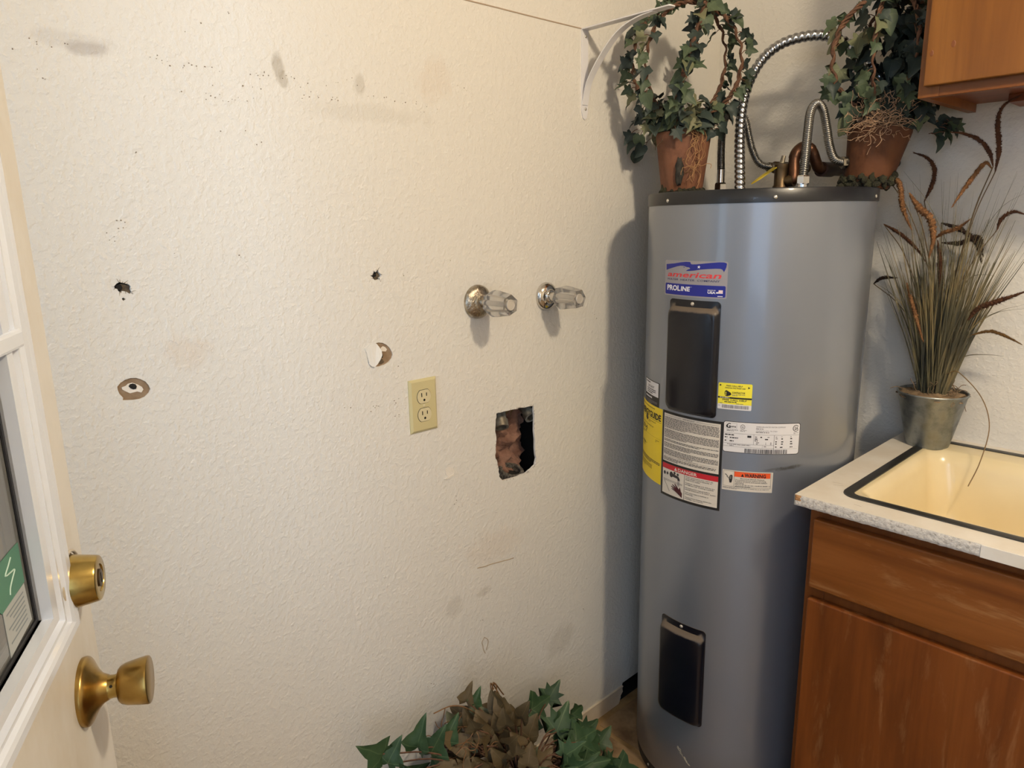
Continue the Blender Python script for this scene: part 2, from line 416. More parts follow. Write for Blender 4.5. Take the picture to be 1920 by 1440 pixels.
H4 = [(-1.2048, 1.2251), (-1.1982, 1.2255), (-1.1891, 1.2234), (-1.18, 1.2183), (-1.1731, 1.2111), (-1.1684, 1.2023), (-1.1673, 1.1966), (-1.1703, 1.1898), (-1.1771, 1.1835), (-1.1869, 1.1794), (-1.1995, 1.1777), (-1.2108, 1.178), (-1.2061, 1.1859), (-1.2005, 1.1923), (-1.1962, 1.2007), (-1.1968, 1.2097), (-1.1998, 1.2182)]
H4flap = [(-1.2312, 1.2179), (-1.224, 1.2205), (-1.2176, 1.2249), (-1.2045, 1.2241), (-1.1998, 1.2173), (-1.1962, 1.2097), (-1.1958, 1.2006), (-1.2005, 1.1923), (-1.2074, 1.1834), (-1.2128, 1.1788), (-1.2188, 1.1806), (-1.2239, 1.1859), (-1.2202, 1.1898), (-1.2227, 1.1973), (-1.2279, 1.2086)]
def jag(P, k=3, a=.0012, seed=1):
    rnd = random.Random(seed); out = []
    for i, p in enumerate(P):
        q = P[(i + 1) % len(P)]
        for j in range(k):
            t = j / k; out.append((p[0] + (q[0] - p[0]) * t + (rnd.uniform(-a, a) if j else 0), p[1] + (q[1] - p[1]) * t + (rnd.uniform(-a, a) if j else 0)))
    return out
NOTCH = [(0, H), (FY, H), (FY, 0), (-.412, 0), (-.406, .012), (-.408, .024), (-.399, .032), (-.402, .045), (-.398, .058), (0, .058)]
HOLEJ = jag(HOLE, 3, .0013)
bm = NB()
T = .013
def loop(P, x=0.0):
    vs = [bm.verts.new((x, y, z)) for y, z in P]
    return vs, [bm.edges.new((vs[i], vs[(i + 1) % len(vs)])) for i in range(len(vs))]
E_all = []; loops = []
for P in (NOTCH, HOLEJ, H1, H1b, H2, H3, H4):
    vs, es = loop(P); E_all += es; loops.append((P, vs))
bmesh.ops.triangle_fill(bm, use_beauty=True, use_dissolve=False, edges=E_all, normal=(1, 0, 0))
for f in bm.faces:
    f.normal_update()
    if f.normal.x < 0: f.normal_flip()
for P, vs in loops[1:]:
    d = .0022 if P in (H2, H4) else (.005 if P is HOLEJ else T)
    ws = [bm.verts.new((-d, y, z)) for y, z in P]
    for i in range(len(vs)):
        f = bm.faces.new((vs[i], ws[i], ws[(i + 1) % len(vs)], vs[(i + 1) % len(vs)])); f.material_index = 1
P, vs = loops[0]
ws = [bm.verts.new((-T, y, z)) for y, z in P]
for i in range(len(vs)):
    bm.faces.new((vs[i], ws[i], ws[(i + 1) % len(vs)], vs[(i + 1) % len(vs)]))
wall_left = struct('wall_left', bm, [M_wall_left, M_gyp])
# cavities behind the openings
def cavity(name, y0, y1, z0, z1, x0, x1, m=M_dark):
    bm = NB()
    A = [(y0, z0), (y1, z0), (y1, z1), (y0, z1)]
    a = [bm.verts.new((x0, y, z)) for y, z in A]; b = [bm.verts.new((x1, y, z)) for y, z in A]
    bm.faces.new(b)
    for i in range(4): bm.faces.new((a[i], b[i], b[(i + 1) % 4], a[(i + 1) % 4]))
    return obj(name, bm, m, wall_left)
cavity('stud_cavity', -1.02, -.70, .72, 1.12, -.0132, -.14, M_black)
cavity('floor_gap', -.43, 0.0, .0022, .075, -.0005, -.09)
cavity('screw_hole', -1.665, -1.62, 1.34, 1.385, -.0132, -.05)
cavity('screw_hole', -1.22, -1.17, 1.335, 1.38, -.0132, -.05)
def poly(name, P, x, m, hole=None, **k):
    bm = NB(); es = []
    for Q in ([P] + ([hole] if hole else [])):
        vs = [bm.verts.new((x, y, z)) for y, z in Q]; es += [bm.edges.new((vs[i], vs[(i + 1) % len(vs)])) for i in range(len(vs))]
    bmesh.ops.triangle_fill(bm, use_beauty=True, edges=es, normal=(1, 0, 0))
    for f in bm.faces:
        f.normal_update()
        if f.normal.x < 0: f.normal_flip()
    return obj(name, bm, m, wall_left, **k)
def plug(name, P, x, dep, m, parent=None):       # a shallow sunk pit: rim at x, floor at x-dep
    bm = NB(); prism(bm, P, (x - dep, 0, 0), (0, 1, 0), (0, 0, 1), (1, 0, 0), dep); return obj(name, fix(bm), m, wall_left)
big = lambda P, s: [(sum(q[0] for q in P) / len(P) + (p[0] - sum(q[0] for q in P) / len(P)) * s, sum(q[1] for q in P) / len(P) + (p[1] - sum(q[1] for q in P) / len(P)) * s) for p in P]
poly('torn_paper', big(H2, 1.1), -.0021, M_paper, label='brown torn drywall paper around an old anchor')
plug('gypsum_core', H2in, -.0012, .0006, M_gyp)
plug('anchor_hole', big(H2c, .8), -.0006, .0008, M_dark)
poly('torn_paper', big(H4, 1.15), -.0021, M_paper, label='crescent of brown torn drywall paper')
plug('gypsum_core', [(-1.193, 1.214), (-1.188, 1.2165), (-1.183, 1.214), (-1.179, 1.209), (-1.182, 1.205), (-1.188, 1.206), (-1.194, 1.207)], -.0014, .0006, M_gyp)
plug('gypsum_core', [(-1.200, 1.1865), (-1.195, 1.193), (-1.190, 1.190), (-1.187, 1.184), (-1.193, 1.181), (-1.2, 1.182)], -.0014, .0006, M_paperdark)
plug('anchor_hole', [(-1.196, 1.1995), (-1.192, 1.2035), (-1.189, 1.199), (-1.191, 1.193), (-1.195, 1.195)], -.001, .001, M_dark)
bm = NB()
cx = -1.225; ln = len(H4flap)
lift = lambda y, z: .001 + .007 * max(0, (y + 1.2312) / .036) * max(0, min(1, (1.226 - z) / .03)) ** .7
top = [bm.verts.new((lift(y, z), y, z)) for y, z in H4flap]; bot = [bm.verts.new((lift(y, z) - .0012, y, z)) for y, z in H4flap]
bm.faces.new(top[::-1]); bm.faces.new(bot)
for i in range(ln): bm.faces.new((top[i], top[(i + 1) % ln], bot[(i + 1) % ln], bot[i]))
bmesh.ops.triangulate(bm, faces=bm.faces[:])
obj('paint_flap', fix(bm), M_flap, wall_left, label='cream painted flap half torn off')
plug('torn_lining', [(p[0] + .002, p[1] - .001) for p in big(H1, .82)][:16], -.004, .003, M_paperdark)
plug('anchor_hole', [(-1.653, 1.369), (-1.649, 1.372), (-1.6445, 1.371), (-1.643, 1.366), (-1.646, 1.362), (-1.6505, 1.364)], -.002, .0025, M_dark)
plug('torn_lining', [(p[0] + .003, p[1] - .002) for p in big(H3, .7)], -.005, .003, M_paperdark)
plug('anchor_hole', [(-1.2015, 1.358), (-1.197, 1.362), (-1.193, 1.359), (-1.193, 1.355), (-1.199, 1.354)], -.003, .002, M_dark)
# gouge with loose plaster
bm = NB()
prism(bm, [(-1.0479, .9217), (-1.038, .924), (-1.0264, .9202), (-1.0219, .911), (-1.0225, .905), (-1.04, .903), (-1.047, .91)], (0, 0, 0), (0, 1, 0), (0, 0, 1), (1, 0, 0), .0009)
prism(bm, [(-1.0514, .8997), (-1.030, .9045), (-1.0235, .906), (-1.0248, .9027), (-1.04, .8985)], (0, 0, 0), (0, 1, 0), (0, 0, 1), (1, 0, 0), .0025)
obj('plaster_gouge', fix(bm), M_gyp, wall_left)
# dark flecks of mould and chipped paint
FL = [(-1.5629, 1.7024), (-1.5543, 1.7016), (-1.5469, 1.7), (-1.5362, 1.6939), (-1.515, 1.6965), (-1.5073, 1.7012), (-1.5033, 1.6992), (-1.4962, 1.6983), (-1.4833, 1.6991), (-1.4722, 1.6996), (-1.4006, 1.6991), (-1.3979, 1.6959), (-1.3887, 1.6969), (-1.3794, 1.698), (-1.4744, 1.6726), (-1.5234, 1.6585), (-1.4252, 1.6773), (-1.4089, 1.6769), (-1.3945, 1.6756), (-1.4861, 1.6596), (-1.479, 1.6564), (-1.4722, 1.6549), (-1.4646, 1.6599), (-1.4451, 1.6548), (-1.4402, 1.6542), (-1.4346, 1.658), (-1.4202, 1.6544), (-1.3335, 1.6984), (-1.3092, 1.6937), (-1.3232, 1.6859), (-1.2537, 1.7006), (-1.2735, 1.6934), (-1.2923, 1.6745), (-1.2908, 1.6723), (-1.3177, 1.6735), (-1.3078, 1.6716), (-1.2649, 1.6713), (-1.2577, 1.6726), (-1.2525, 1.671), (-1.3545, 1.6966), (-1.6901, 1.6988), (-1.67, 1.7055), (-1.7149, 1.7065), (-1.7072, 1.7031), (-1.7362, 1.6902), (-1.7112, 1.6679), (-1.7065, 1.6571), (-1.4822, 1.7619), (-1.4365, 1.7834), (-1.5079, 1.7459), (-1.428, 1.6077), (-1.4693, 1.6041), (-1.4024, 1.5911), (-1.6392, 1.4663), (-1.6331, 1.4662), (-1.6383, 1.4546), (-1.6547, 1.4485), (-1.6525, 1.438), (-1.5628, 1.4147), (-1.4595, 1.4074), (-1.6011, 1.5644), (-1.1327, 1.356), (-1.131, 1.3528), (-1.1697, 1.1014), (-1.1663, 1.0958), (-1.1684, 1.0929), (-1.2198, 1.0994), (-1.2164, 1.0956), (-1.209, 1.0974), (-1.2839, 1.1086), (-1.2704, 1.106), (-1.2259, 1.0894), (-1.17, 1.0684), (-1.1603, 1.0698), (-1.1557, 1.1713), (-0.5522, 1.2207), (-0.5365, 1.2049), (-0.5156, 1.2678), (-1.0113, 1.3761), (-1.0857, 0.7878), (-0.5694, 0.4752), (-0.5838, 0.3876), (-1.1132, 0.416), (-1.1058, 0.4108), (-0.8861, 0.4759), (-0.9525, 0.5102), (-1.0305, 0.4382), (-0.9007, 0.775), (-1.0198, 0.8508), (-1.0187, 0.8402), (-1.0252, 0.8331), (-1.0133, 0.8231), (-0.9756, 1.7257), (-0.959, 1.7224), (-1.1775, 1.6857), (-1.1542, 1.6852), (-1.1307, 1.6808), (-1.1063, 1.6811), (-1.0813, 1.6805), (-1.0558, 1.6778), (-1.0297, 1.6751), (-1.0629, 1.6673), (-1.2317, 1.7075), (-1.2103, 1.7008)]
rnd = random.Random(4); bm = NB()
def fleck(y, z, s):
    a0 = rnd.uniform(0, 6); n = 6
    P = [(y + s * rnd.uniform(.5, 1.2) * math.cos(a0 + 2 * PI * i / n), z + s * rnd.uniform(.4, 1.1) * math.sin(a0 + 2 * PI * i / n)) for i in range(n)]
    prism(bm, P, (0.0001, 0, 0), (0, 1, 0), (0, 0, 1), (1, 0, 0), .0006)
for y, z in FL:
    fleck(y, z, rnd.uniform(.0006, .0015))
    if rnd.random() < .55: fleck(y + rnd.uniform(-.012, .012), z + rnd.uniform(-.006, .006), rnd.uniform(.0005, .0011))
# frayed hairs around the torn openings
for P, k, s in ((HOLE, 46, .006), (H1, 16, .007), (H3, 14, .006)):
    for i in range(k):
        p, q = rnd.choice(list(zip(P, P[1:] + P[:1]))); t = rnd.random()
        c = (sum(a for a, b in P) / len(P), sum(b for a, b in P) / len(P))
        y, z = p[0] + (q[0] - p[0]) * t, p[1] + (q[1] - p[1]) * t
        d = Vector((y - c[0], z - c[1])).normalized(); ang = rnd.uniform(-.9, .9)
        d = Vector((d.x * math.cos(ang) - d.y * math.sin(ang), d.x * math.sin(ang) + d.y * math.cos(ang))) * rnd.uniform(.3, 1) * s
        n2 = Vector((-d.y, d.x)).normalized() * .00035
        prism(bm, [(y - n2.x, z - n2.y), (y + d.x, z + d.y), (y + n2.x, z + n2.y)], (.0001, 0, 0), (0, 1, 0), (0, 0, 1), (1, 0, 0), .0005)
obj('paint_fleck', fix(bm), mat('mould_fleck', srgb(128, 114, 96), .9), wall_left, kind='stuff')
# scratches, dent rim, paint ridge left by a removed shelf
bm = NB()
def stroke(P, w, h=.0007):
    Pc = crom([(0, y, z) for y, z in P], 5)
    for p, q in zip(Pc, Pc[1:]):
        d = (q - p).normalized(); n2 = Vector((0, -d.z, d.y)) * w / 2
        prism(bm, [((p + n2).y, (p + n2).z), ((p - n2).y, (p - n2).z), ((q - n2).y, (q - n2).z), ((q + n2).y, (q + n2).z)], (0, 0, 0), (0, 1, 0), (0, 0, 1), (1, 0, 0), h)
stroke([(-.964, .6527), (-.94, .648), (-.922, .6471), (-.8696, .6395), (-.8462, .6369)], .0022)
stroke([(-.949, .4618), (-.957, .452), (-.9549, .4425), (-.953, .43), (-.9472, .4169)], .0018); stroke([(-.949, .4618), (-.939, .452), (-.9376, .442), (-.944, .425)], .0018)
obj('paint_scratch', fix(bm), mat('scratched_paint', srgb(176, 158, 132), .8), wall_left)
bm = NB(); stroke([(-1.03, 1.8885), (-.9, 1.8893), (-.75, 1.889), (-.60, 1.8895)], .0022, .0012)
obj('paint_ridge', fix(bm), mat('shelf_line', srgb(170, 150, 128), .8), wall_left)
# inside of the big opening: insulation lumps, pipe ends, drain
bm = NB(); rnd = random.Random(8)
ny, nz = 40, 44; gv = []
for j in range(nz + 1):
    row = []
    for i in range(ny + 1):
        y, z = -1.0 + .28 * i / ny, .74 + .36 * j / nz
        h = .034 * mnoise.noise((y * 34, z * 34, 1.3)) + .016 * mnoise.noise((y * 70, z * 70, 4.1)) + .006 * mnoise.noise((y * 120, z * 120, 2))
        h -= .055 * max(0, min(1, (y + .752) / .025)) + .02 * max(0, min(1, (z - .985) / .03))
        row.append(bm.verts.new((-.062 + h, y, z)))
    gv.append(row)
for j in range(nz):
    for i in range(ny): bm.faces.new((gv[j][i], gv[j][i + 1], gv[j + 1][i + 1], gv[j + 1][i]))
obj('insulation', bm, M_insul, wall_left, smooth=True, label='lumpy brown insulation inside the wall opening')
bm = NB()
lathe(bm, [(0, .016), (.03, .016), (.031, .019), (.05, .019), (.05, .013), (.02, .013)], (-.048, -.843, 1.012), (.42, -.25, -.62), 20, cap1=True)
obj('pipe_stub', fix(bm), M_stub, wall_left, smooth=True, angle=35)
bm = NB()
lathe(bm, [(0, .014), (.03, .014), (.031, .017), (.046, .017), (.046, .012), (.03, .012)], (-.055, -.755, 1.004), (.55, -.1, -.34), 20)
obj('pipe_stub', fix(bm), M_stub, wall_left, smooth=True, angle=35)
bm = NB()
lathe(bm, [(0, .033), (.03, .033), (.034, .031), (.034, .023), (.004, .022)], (-.046, -.814, .820), (.3, 0, 1), 28)
obj('drain_pipe', fix(bm), M_rustdrain, wall_left, smooth=True, angle=40)
bm = NB(); lathe(bm, [(0, .0218), (.001, .0218)], (-.0415, -.814, .838), (.3, 0, 1), 24)
obj('drain_opening', bm, M_dark, wall_left)
bm = NB(); box(bm, (-.12, -.835, .968), (-.07, -.765, 1.09), .004)
obj('wood_blocking', bm, mat('old_wood', srgb(120, 96, 54), .8, var=20, c2=srgb(90, 70, 38)), wall_left)

bm = NB(); face(bm, [(-.02, 0, -.02), (RX, 0, -.02), (RX, 0, H), (-.02, 0, H)]); struct('wall_back', bm, M_wall)
bm = NB(); face(bm, [(RX, 0, 0), (RX, FY, 0), (RX, FY, H), (RX, 0, H)]); struct('wall_right', bm, M_wall)
bm = NB(); face(bm, [(-.02, FY, H), (RX, FY, H), (RX, 0, H), (-.02, 0, H)]); struct('ceiling', bm, M_ceiling)
DX0, DX1, DZ = 1.138, 1.968, 2.04
bm = NB()
WX0, WX1, WZ0, WZ1 = .08, 1.04, .78, 2.08
for a, b in (((-.02, 0), (WX0, H)), ((WX1, 0), (DX0, H)), ((WX0, 0), (WX1, WZ0)), ((WX0, WZ1), (WX1, H)), ((DX1, 0), (RX, H)), ((DX0, DZ), (DX1, H))):
    box(bm, (a[0], FY - .11, a[1]), (b[0], FY, b[1]))
struct('wall_front', bm, M_wall)
bm = NB()
for a, b in (((WX0, WZ0), (WX0 + .035, WZ1)), ((WX1 - .035, WZ0), (WX1, WZ1)), ((WX0 + .035, WZ0), (WX1 - .035, WZ0 + .035)), ((WX0 + .035, WZ1 - .035), (WX1 - .035, WZ1))):
    box(bm, (a[0], FY - .07, a[1]), (b[0], FY - .03, b[1]), .003)
win = struct('window_1', bm, M_doorp)
bm = NB(); box(bm, (WX0 + .03, FY - .054, WZ0 + .03), (WX1 - .03, FY - .049, WZ1 - .03)); obj('window_pane', bm, M_glass, win)
bm = NB(); face(bm, [(-.1, FY - .11, 0), (RX, FY - .11, 0), (RX, .02, 0), (-.1, .02, 0)])
floor = struct('floor', bm, M_floor)
# vinyl tiles, 0.305 m pitch; the joint visible beside the heater lies on y=-0.555
bm = NB(); TP, G = .305, .016
prism(bm, rrect(G / 2, G / 2, TP - G / 2, TP - G / 2, .004, 2), (0, 0, 0), (1, 0, 0), (0, 1, 0), (0, 0, 1), .0015)
t0 = None
for i in range(8):
    for j in range(-6, 2):
        x, y = .018 + i * TP, -.547 + j * TP
        if y + TP > .03 or y < FY: continue
        if x + TP > RX: continue
        if t0 is None:
            t0 = obj('tile', fix(bm), M_tile, floor); o = t0
        else:
            o = t0.copy(); COL.objects.link(o); o.name = 'tile'; o.parent = floor
        o.location = (x, y, .0002)
bm = NB(); face(bm, [(-6, -14, -.12), (8, -14, -.12), (8, FY - .115, -.12), (-6, FY - .115, -.12)])
struct('ground', bm, mat('concrete_ground', srgb(112, 108, 102), .9, var=3, c2=srgb(96, 94, 88)))
# cove base along the left wall, torn off behind the heater
bm = NB()
out = [(-2.15, 0), (-.424, 0), (-.418, .008), (-.420, .016), (-.412, .026), (-.404, .033), (-.406, .045), (-.402, .052), (-2.15, .052)]
prism(bm, out, (0, 0, 0), (0, 1, 0), (0, 0, 1), (1, 0, 0), .006)
struct('baseboard_left', fix(bm), M_trimw)

# ------------------------------------------------------------------ door
EX, EY, DA = .3836, -1.8159, 2.7144
dd = Vector((math.cos(DA), math.sin(DA), 0)); dn = Vector((.41431738, .91013247, 0)); E0 = Vector((EX, EY, 0))
def DW(s, z, o=0): return E0 - dd * s + dn * o + Vector((0, 0, z))
DT = Matrix(((-dd.x, dn.x, 0, EX), (-dd.y, dn.y, 0, EY), (0, 0, 1, 0), (0, 0, 0, 1)))     # (s, o, z) -> world
GS0, GS1, GZ0, GZ1 = .141, .669, 1.125, 1.86
bm = NB()
for a, b in (((0, .01), (GS0, 2.03)), ((GS1, .01), (.81, 2.03)), ((GS0, .01), (GS1, GZ0)), ((GS0, GZ1), (GS1, 2.03))):
    box(bm, (a[0], -.044, a[1]), (b[0], 0, b[1]), T=DT)
door = struct('door_1', fix(bm), M_doors)
# moulded frame around the glass
prof = [(0, 0), (0, .007), (.06, .0095), (.22, .0095), (.30, .008), (.34, .0045), (.48, .0045), (.52, .0085), (.57, .0085), (.60, .0035), (.74, .0035), (.80, .009), (1.0, .009), (1.0, -.0032)]
bm = NB(); rings = []
for f, o in prof:
    si, zi = .0703 * f, .045 * f
    a0, a1, b0, b1 = GS0 - .0703 + si, GS1 + .0703 - si, GZ0 - .045 + zi, GZ1 + .045 - zi
    rings.append([bm.verts.new(DW(s, z, o)) for s, z in ((a0, b0), (a1, b0), (a1, b1), (a0, b1))])
for p, q in zip(rings, rings[1:]):
    for i in range(4): bm.faces.new((p[i], p[(i + 1) % 4], q[(i + 1) % 4], q[i]))
obj('glazing_frame', fix(bm), M_doorp, door)
bm = NB()
w, o0, o1 = .004, -.0036, -.0022
for x in (((GS0, GZ0), (GS0 + w, GZ1)), ((GS1 - w, GZ0), (GS1, GZ1)), ((GS0, GZ0), (GS1, GZ0 + w)), ((GS0, GZ1 - w), (GS1, GZ1))):
    box(bm, (x[0][0], o0, x[0][1]), (x[1][0], o1, x[1][1]), T=DT)
obj('glazing_seal', fix(bm), M_gasket, door)
bm = NB(); w = .014
for x in (((GS0, GZ0), (GS0 + w, GZ1)), ((GS1 - w, GZ0), (GS1, GZ1)), ((GS0, GZ0), (GS1, GZ0 + w)), ((GS0, GZ1 - w), (GS1, GZ1))):
    box(bm, (x[0][0], -.022, x[0][1]), (x[1][0], -.0105, x[1][1]), T=DT)
obj('pane_spacer', fix(bm), mat('grey_spacer', srgb(120, 122, 124), .5), door)
bm = NB(); box(bm, (GS0, -.010, GZ0), (GS1, -.0044, GZ1), T=DT)
obj('glass_pane', bm, M_doorglass, door)
bm = NB(); box(bm, (.102, .000, 1.358), (GS1 + .03, .012, 1.374), .003, T=DT)
box(bm, (.118, -.002, 1.374), (.136, .008, GZ1), .002, T=DT)
obj('sash_rail', fix(bm), M_doorp, door)
sticker = thing('window_sticker', 'green badge sticker with pale paper below on the door glass', 'sticker', DW(.18, 1.13, -.004))
bm = NB(); prism(bm, [(.1502, 1.2026), (.1512, 1.1676), (.2052, 1.167), (.2161, 1.1781), (.2117, 1.201), (.1921, 1.2035), (.1686, 1.2034)], E0 + dn * -.0042, -dd, (0, 0, 1), dn, .0004)
obj('badge', fix(bm), M_stick, sticker)
bm = NB(); prism(bm, [(.1526, 1.1668), (.1499, 1.132), (.2038, 1.1286), (.2034, 1.1668)], E0 + dn * -.0042, -dd, (0, 0, 1), dn, .0003)
obj('paper', fix(bm), M_stickp, sticker)
bm = NB()
for k in range(7):
    z = 1.161 - k * .0040
    prism(bm, [(.158, z), (.158, z + .0013), (.198 - .006 * (k % 3), z + .0013), (.198 - .006 * (k % 3), z)], E0 + dn * -.0040, -dd, (0, 0, 1), dn, .0002)
obj('print_line', fix(bm), mat('faded_print', srgb(130, 140, 148), .7), sticker)
bm = NB()
tube(bm, crom([DW(s, z, -.0036) for s, z in ((.1711, 1.1986), (.178, 1.195), (.1874, 1.1903), (.176, 1.188), (.1673, 1.1863), (.175, 1.182), (.1822, 1.1774), (.1847, 1.1727))], 4), .0007, 5)
obj('emblem', bm, mat('pale_green_ink', srgb(190, 214, 204), .6), sticker)
# knob and dead bolt
KN = DW(.0653, 1.0022); BO = DW(.0631, 1.1211)
knob = thing('door_knob', 'tarnished brass tulip door knob below the dead bolt', 'door knob', KN)
bm = NB(); lathe(bm, [(0, .0335), (.003, .0339), (.0048, .0334), (.0066, .0312), (.0085, .0276), (.0108, .0232), (.0138, .0184), (.0175, .0146), (.0225, .0122)], KN, dn, 48, cap1=True)
obj('rosette', fix(bm), M_brass, knob, smooth=True, angle=50)
bm = NB(); lathe(bm, [(.022, .0118), (.027, .0112), (.0305, .0118), (.0315, .0135)], KN, dn, 32)
cv = (Vector(cam.matrix_world.translation) - KN); cv = (cv - dn * cv.dot(dn)).normalized()
lathe(bm, [(0, .0015), (.0008, .0015)], KN + dn * .0262 + cv * .0108, cv, 10, mi=1)
obj('neck', fix(bm), [M_brassp, M_dark], knob, smooth=True, angle=40)
bm = NB(); lathe(bm, [(.031, .0135), (.0318, .0165), (.034, .0188), (.039, .0208), (.050, .0228), (.0575, .0238), (.0593, .0234), (.0600, .0222), (.0602, .0)], KN, dn, 48, cap1=False)
obj('grip', fix(bm), M_brass, knob, smooth=True, angle=45)
bolt = thing('dead_bolt', 'brass dead bolt cylinder with keyway above the door knob', 'lock', BO)
bm = NB()
ringp = [BO + dn * .0052 + (Vector((0, 0, 1)) * math.sin(t) + Vector((dd.x, dd.y, 0)) * math.cos(t)) * (.0298 + .0009 * math.sin(3 * t)) for t in [2 * PI * i / 40 for i in range(40)]]
tube(bm, ringp, .0016, 8, closed=True)
obj('trim_ring', fix(bm), mat('chipped_white_ring', srgb(206, 196, 178), .4, .3), bolt, smooth=True)
bm = NB(); lathe(bm, [(0, .0275), (.004, .0275), (.005, .0262), (.0275, .0222), (.029, .0214), (.0296, .0200), (.0296, .0135), (.0285, .0130), (.0285, 0)], BO, dn, 48, cap1=False)
obj('cylinder', fix(bm), M_brassp, bolt, smooth=True, angle=35)
bm = NB(); lathe(bm, [(.0284, .0085), (.0300, .0085), (.0302, .008), (.0302, 0)], BO, dn, 28, cap1=False)
box(bm, (.0631 - .001, .0300, 1.1211 - .005), (.0631 + .001, .0305, 1.1211 + .005), T=DT, mi=1)
obj('keyway', fix(bm), [M_brassdull, M_dark], bolt, smooth=True, angle=35)

# ------------------------------------------------------------------ outlet
ot = thing('wall_outlet', 'ivory duplex electrical outlet on the cream wall left of the broken opening', 'outlet', (0, -1.0998, 1.022))
OY, OZ = -1.1348, 1.022
bm = NB()
a = [bm.verts.new((x, y, z)) for x, i in ((0, 0), (.0025, 0), (.006, .005)) for y, z in ((OY + i, OZ + i), (OY + .07 - i, OZ + i), (OY + .07 - i, OZ + .1143 - i), (OY + i, OZ + .1143 - i))]
for k in (0, 4):
    for i in range(4): bm.faces.new((a[k + i], a[k + (i + 1) % 4], a[k + 4 + (i + 1) % 4], a[k + 4 + i]))
bm.faces.new(a[8:12])
plate = obj('cover_plate', fix(bm), M_ivory, ot)
for zc in (OZ + .0375, OZ + .0768):
    yc = OY + .035
    prof = []
    for i in range(40):
        t = 2 * PI * i / 40; y, z = .0172 * math.cos(t), .0172 * math.sin(t); prof.append((yc + y, zc + max(-.0142, min(.0142, z))))
    bm = NB(); prism(bm, [((p[0] - yc) * 1.05 + yc, (p[1] - zc) * 1.06 + zc) for p in prof], (.0055, 0, 0), (0, 1, 0), (0, 0, 1), (1, 0, 0), .0008, mi=1)
    prism(bm, prof, (.006, 0, 0), (0, 1, 0), (0, 0, 1), (1, 0, 0), .0014)
    rc = obj('receptacle', fix(bm), [M_ivory2, M_black], ot)
    for dy, dz, w, h in ((-.0062, .004, .0021, .0085), (.0062, .004, .0021, .0072)):
        bm = NB(); box(bm, (.007, yc + dy - w / 2, zc + dz - h / 2), (.0077, yc + dy + w / 2, zc + dz + h / 2)); obj('slot', bm, M_dark, rc)
    bm = NB(); lathe(bm, [(0, .0026), (.0007, .0026)], (.007, yc, zc - .0075), (1, 0, 0), 14); obj('slot', bm, M_dark, rc)
bm = NB(); lathe(bm, [(0, .0034), (.001, .0030), (.0014, .002)], (.006, OY + .035, OZ + .0572), (1, 0, 0), 16)
obj('screw', fix(bm), M_ivory2, ot, smooth=True)

# ------------------------------------------------------------------ washer valves
def valve(y, z, label, flr, ex, paint, spin):
    t = thing('washer_valve', label, 'faucet', (0, y, z), 'washer valve handles on the cream wall')
    bm = NB(); lathe(bm, [(0, flr), (.002, flr), (.006, flr * .98), (.011, flr * .86), (.0145, flr * .66), (.016, flr * .52), (.0195, flr * .48), (.021, flr * .40)], (0, y, z), (1, 0, 0), 48)
    obj('escutcheon', fix(bm), M_chromedirty if paint else M_chrome, t, smooth=True, angle=40)
    bm = NB(); lathe(bm, [(.018, .0115), (.034, .0105), (.036, .012), (.041, .012)], (0, y, z), (1, 0, 0), 24)
    lathe(bm, [(.041, .0065), (.098, .0055)], (0, y, z), (1, 0, 0), 16)
    obj('stem', fix(bm), M_chrome, t, smooth=True, angle=40)
    def rf(k, h, r, a):     # six flats with crisp ridges between
        m = (a + spin) % (PI / 3) - PI / 6
        return r * (.86 + .14 * (abs(m) / (PI / 6)) ** 2.2)
    bm = NB()
    lathe(bm, [(.0405, .016), (.043, .0225), (.048, .0275), (.056, .0295), (.072, .0282), (.090, .0252), (.104, .0232), (.1075, .0225), (.1055, .0125)], (0, y, z), (1, 0, 0), 72, rfun=rf)
    h = obj('handle', fix(bm), M_acrylic, t, smooth=True, angle=28, label='clear faceted acrylic handle')
    bm = NB(); lathe(bm, [(.1052, .0118), (.1085, .0118), (.1098, .0108), (.1098, .0095), (.109, .009), (.109, 0)], (0, y, z), (1, 0, 0), 28, cap1=False)
    obj('index_button', fix(bm), M_button, h, smooth=True, angle=35)
valve(-.9405, 1.2835, 'left washer valve handle, chrome flange spattered with wall paint', .0375, 0, True, .15)
valve(-.7245, 1.278, 'right washer valve handle with clean chrome flange, nearer the grey water heater', .0335, 0, False, .45)

# ------------------------------------------------------------------ shelf bracket
br = thing('shelf_bracket', 'white metal shelf bracket on the left wall beside the ivy topiary', 'bracket', (0, -.588, 1.69))
BY, BW = -.5885, .020
bm = NB()
for (y0, y1, z0, z1) in ((BY - .0115, BY + .0115, 1.705, 1.890),):
    prism(bm, [(y0, z1), (y1, z1), (y1 - .001, z0), (y1 - .005, z0 - .012), (BY, z0 - .016), (y0 + .005, z0 - .012), (y0 + .001, z0)], (0, 0, 0), (0, 1, 0), (0, 0, 1), (1, 0, 0), .0026)
obj('wall_leg', fix(bm), M_brkt, br)
bm = NB(); prism(bm, rrect(0, BY - .0115, .246, BY + .0115, .006, 4), (0, 0, 1.8875), (1, 0, 0), (0, 1, 0), (0, 0, 1), .0026)
obj('shelf_arm', fix(bm), M_brkt, br)
bm = NB(); P = crom([(.003, BY, 1.722), (.0089, BY, 1.752), (.0197, BY, 1.7784), (.0493, BY, 1.8166), (.086, BY, 1.852), (.1138, BY, 1.8695), (.1408, BY, 1.879), (.171, BY, 1.8845), (.2006, BY, 1.8868)], 6)
prev = None
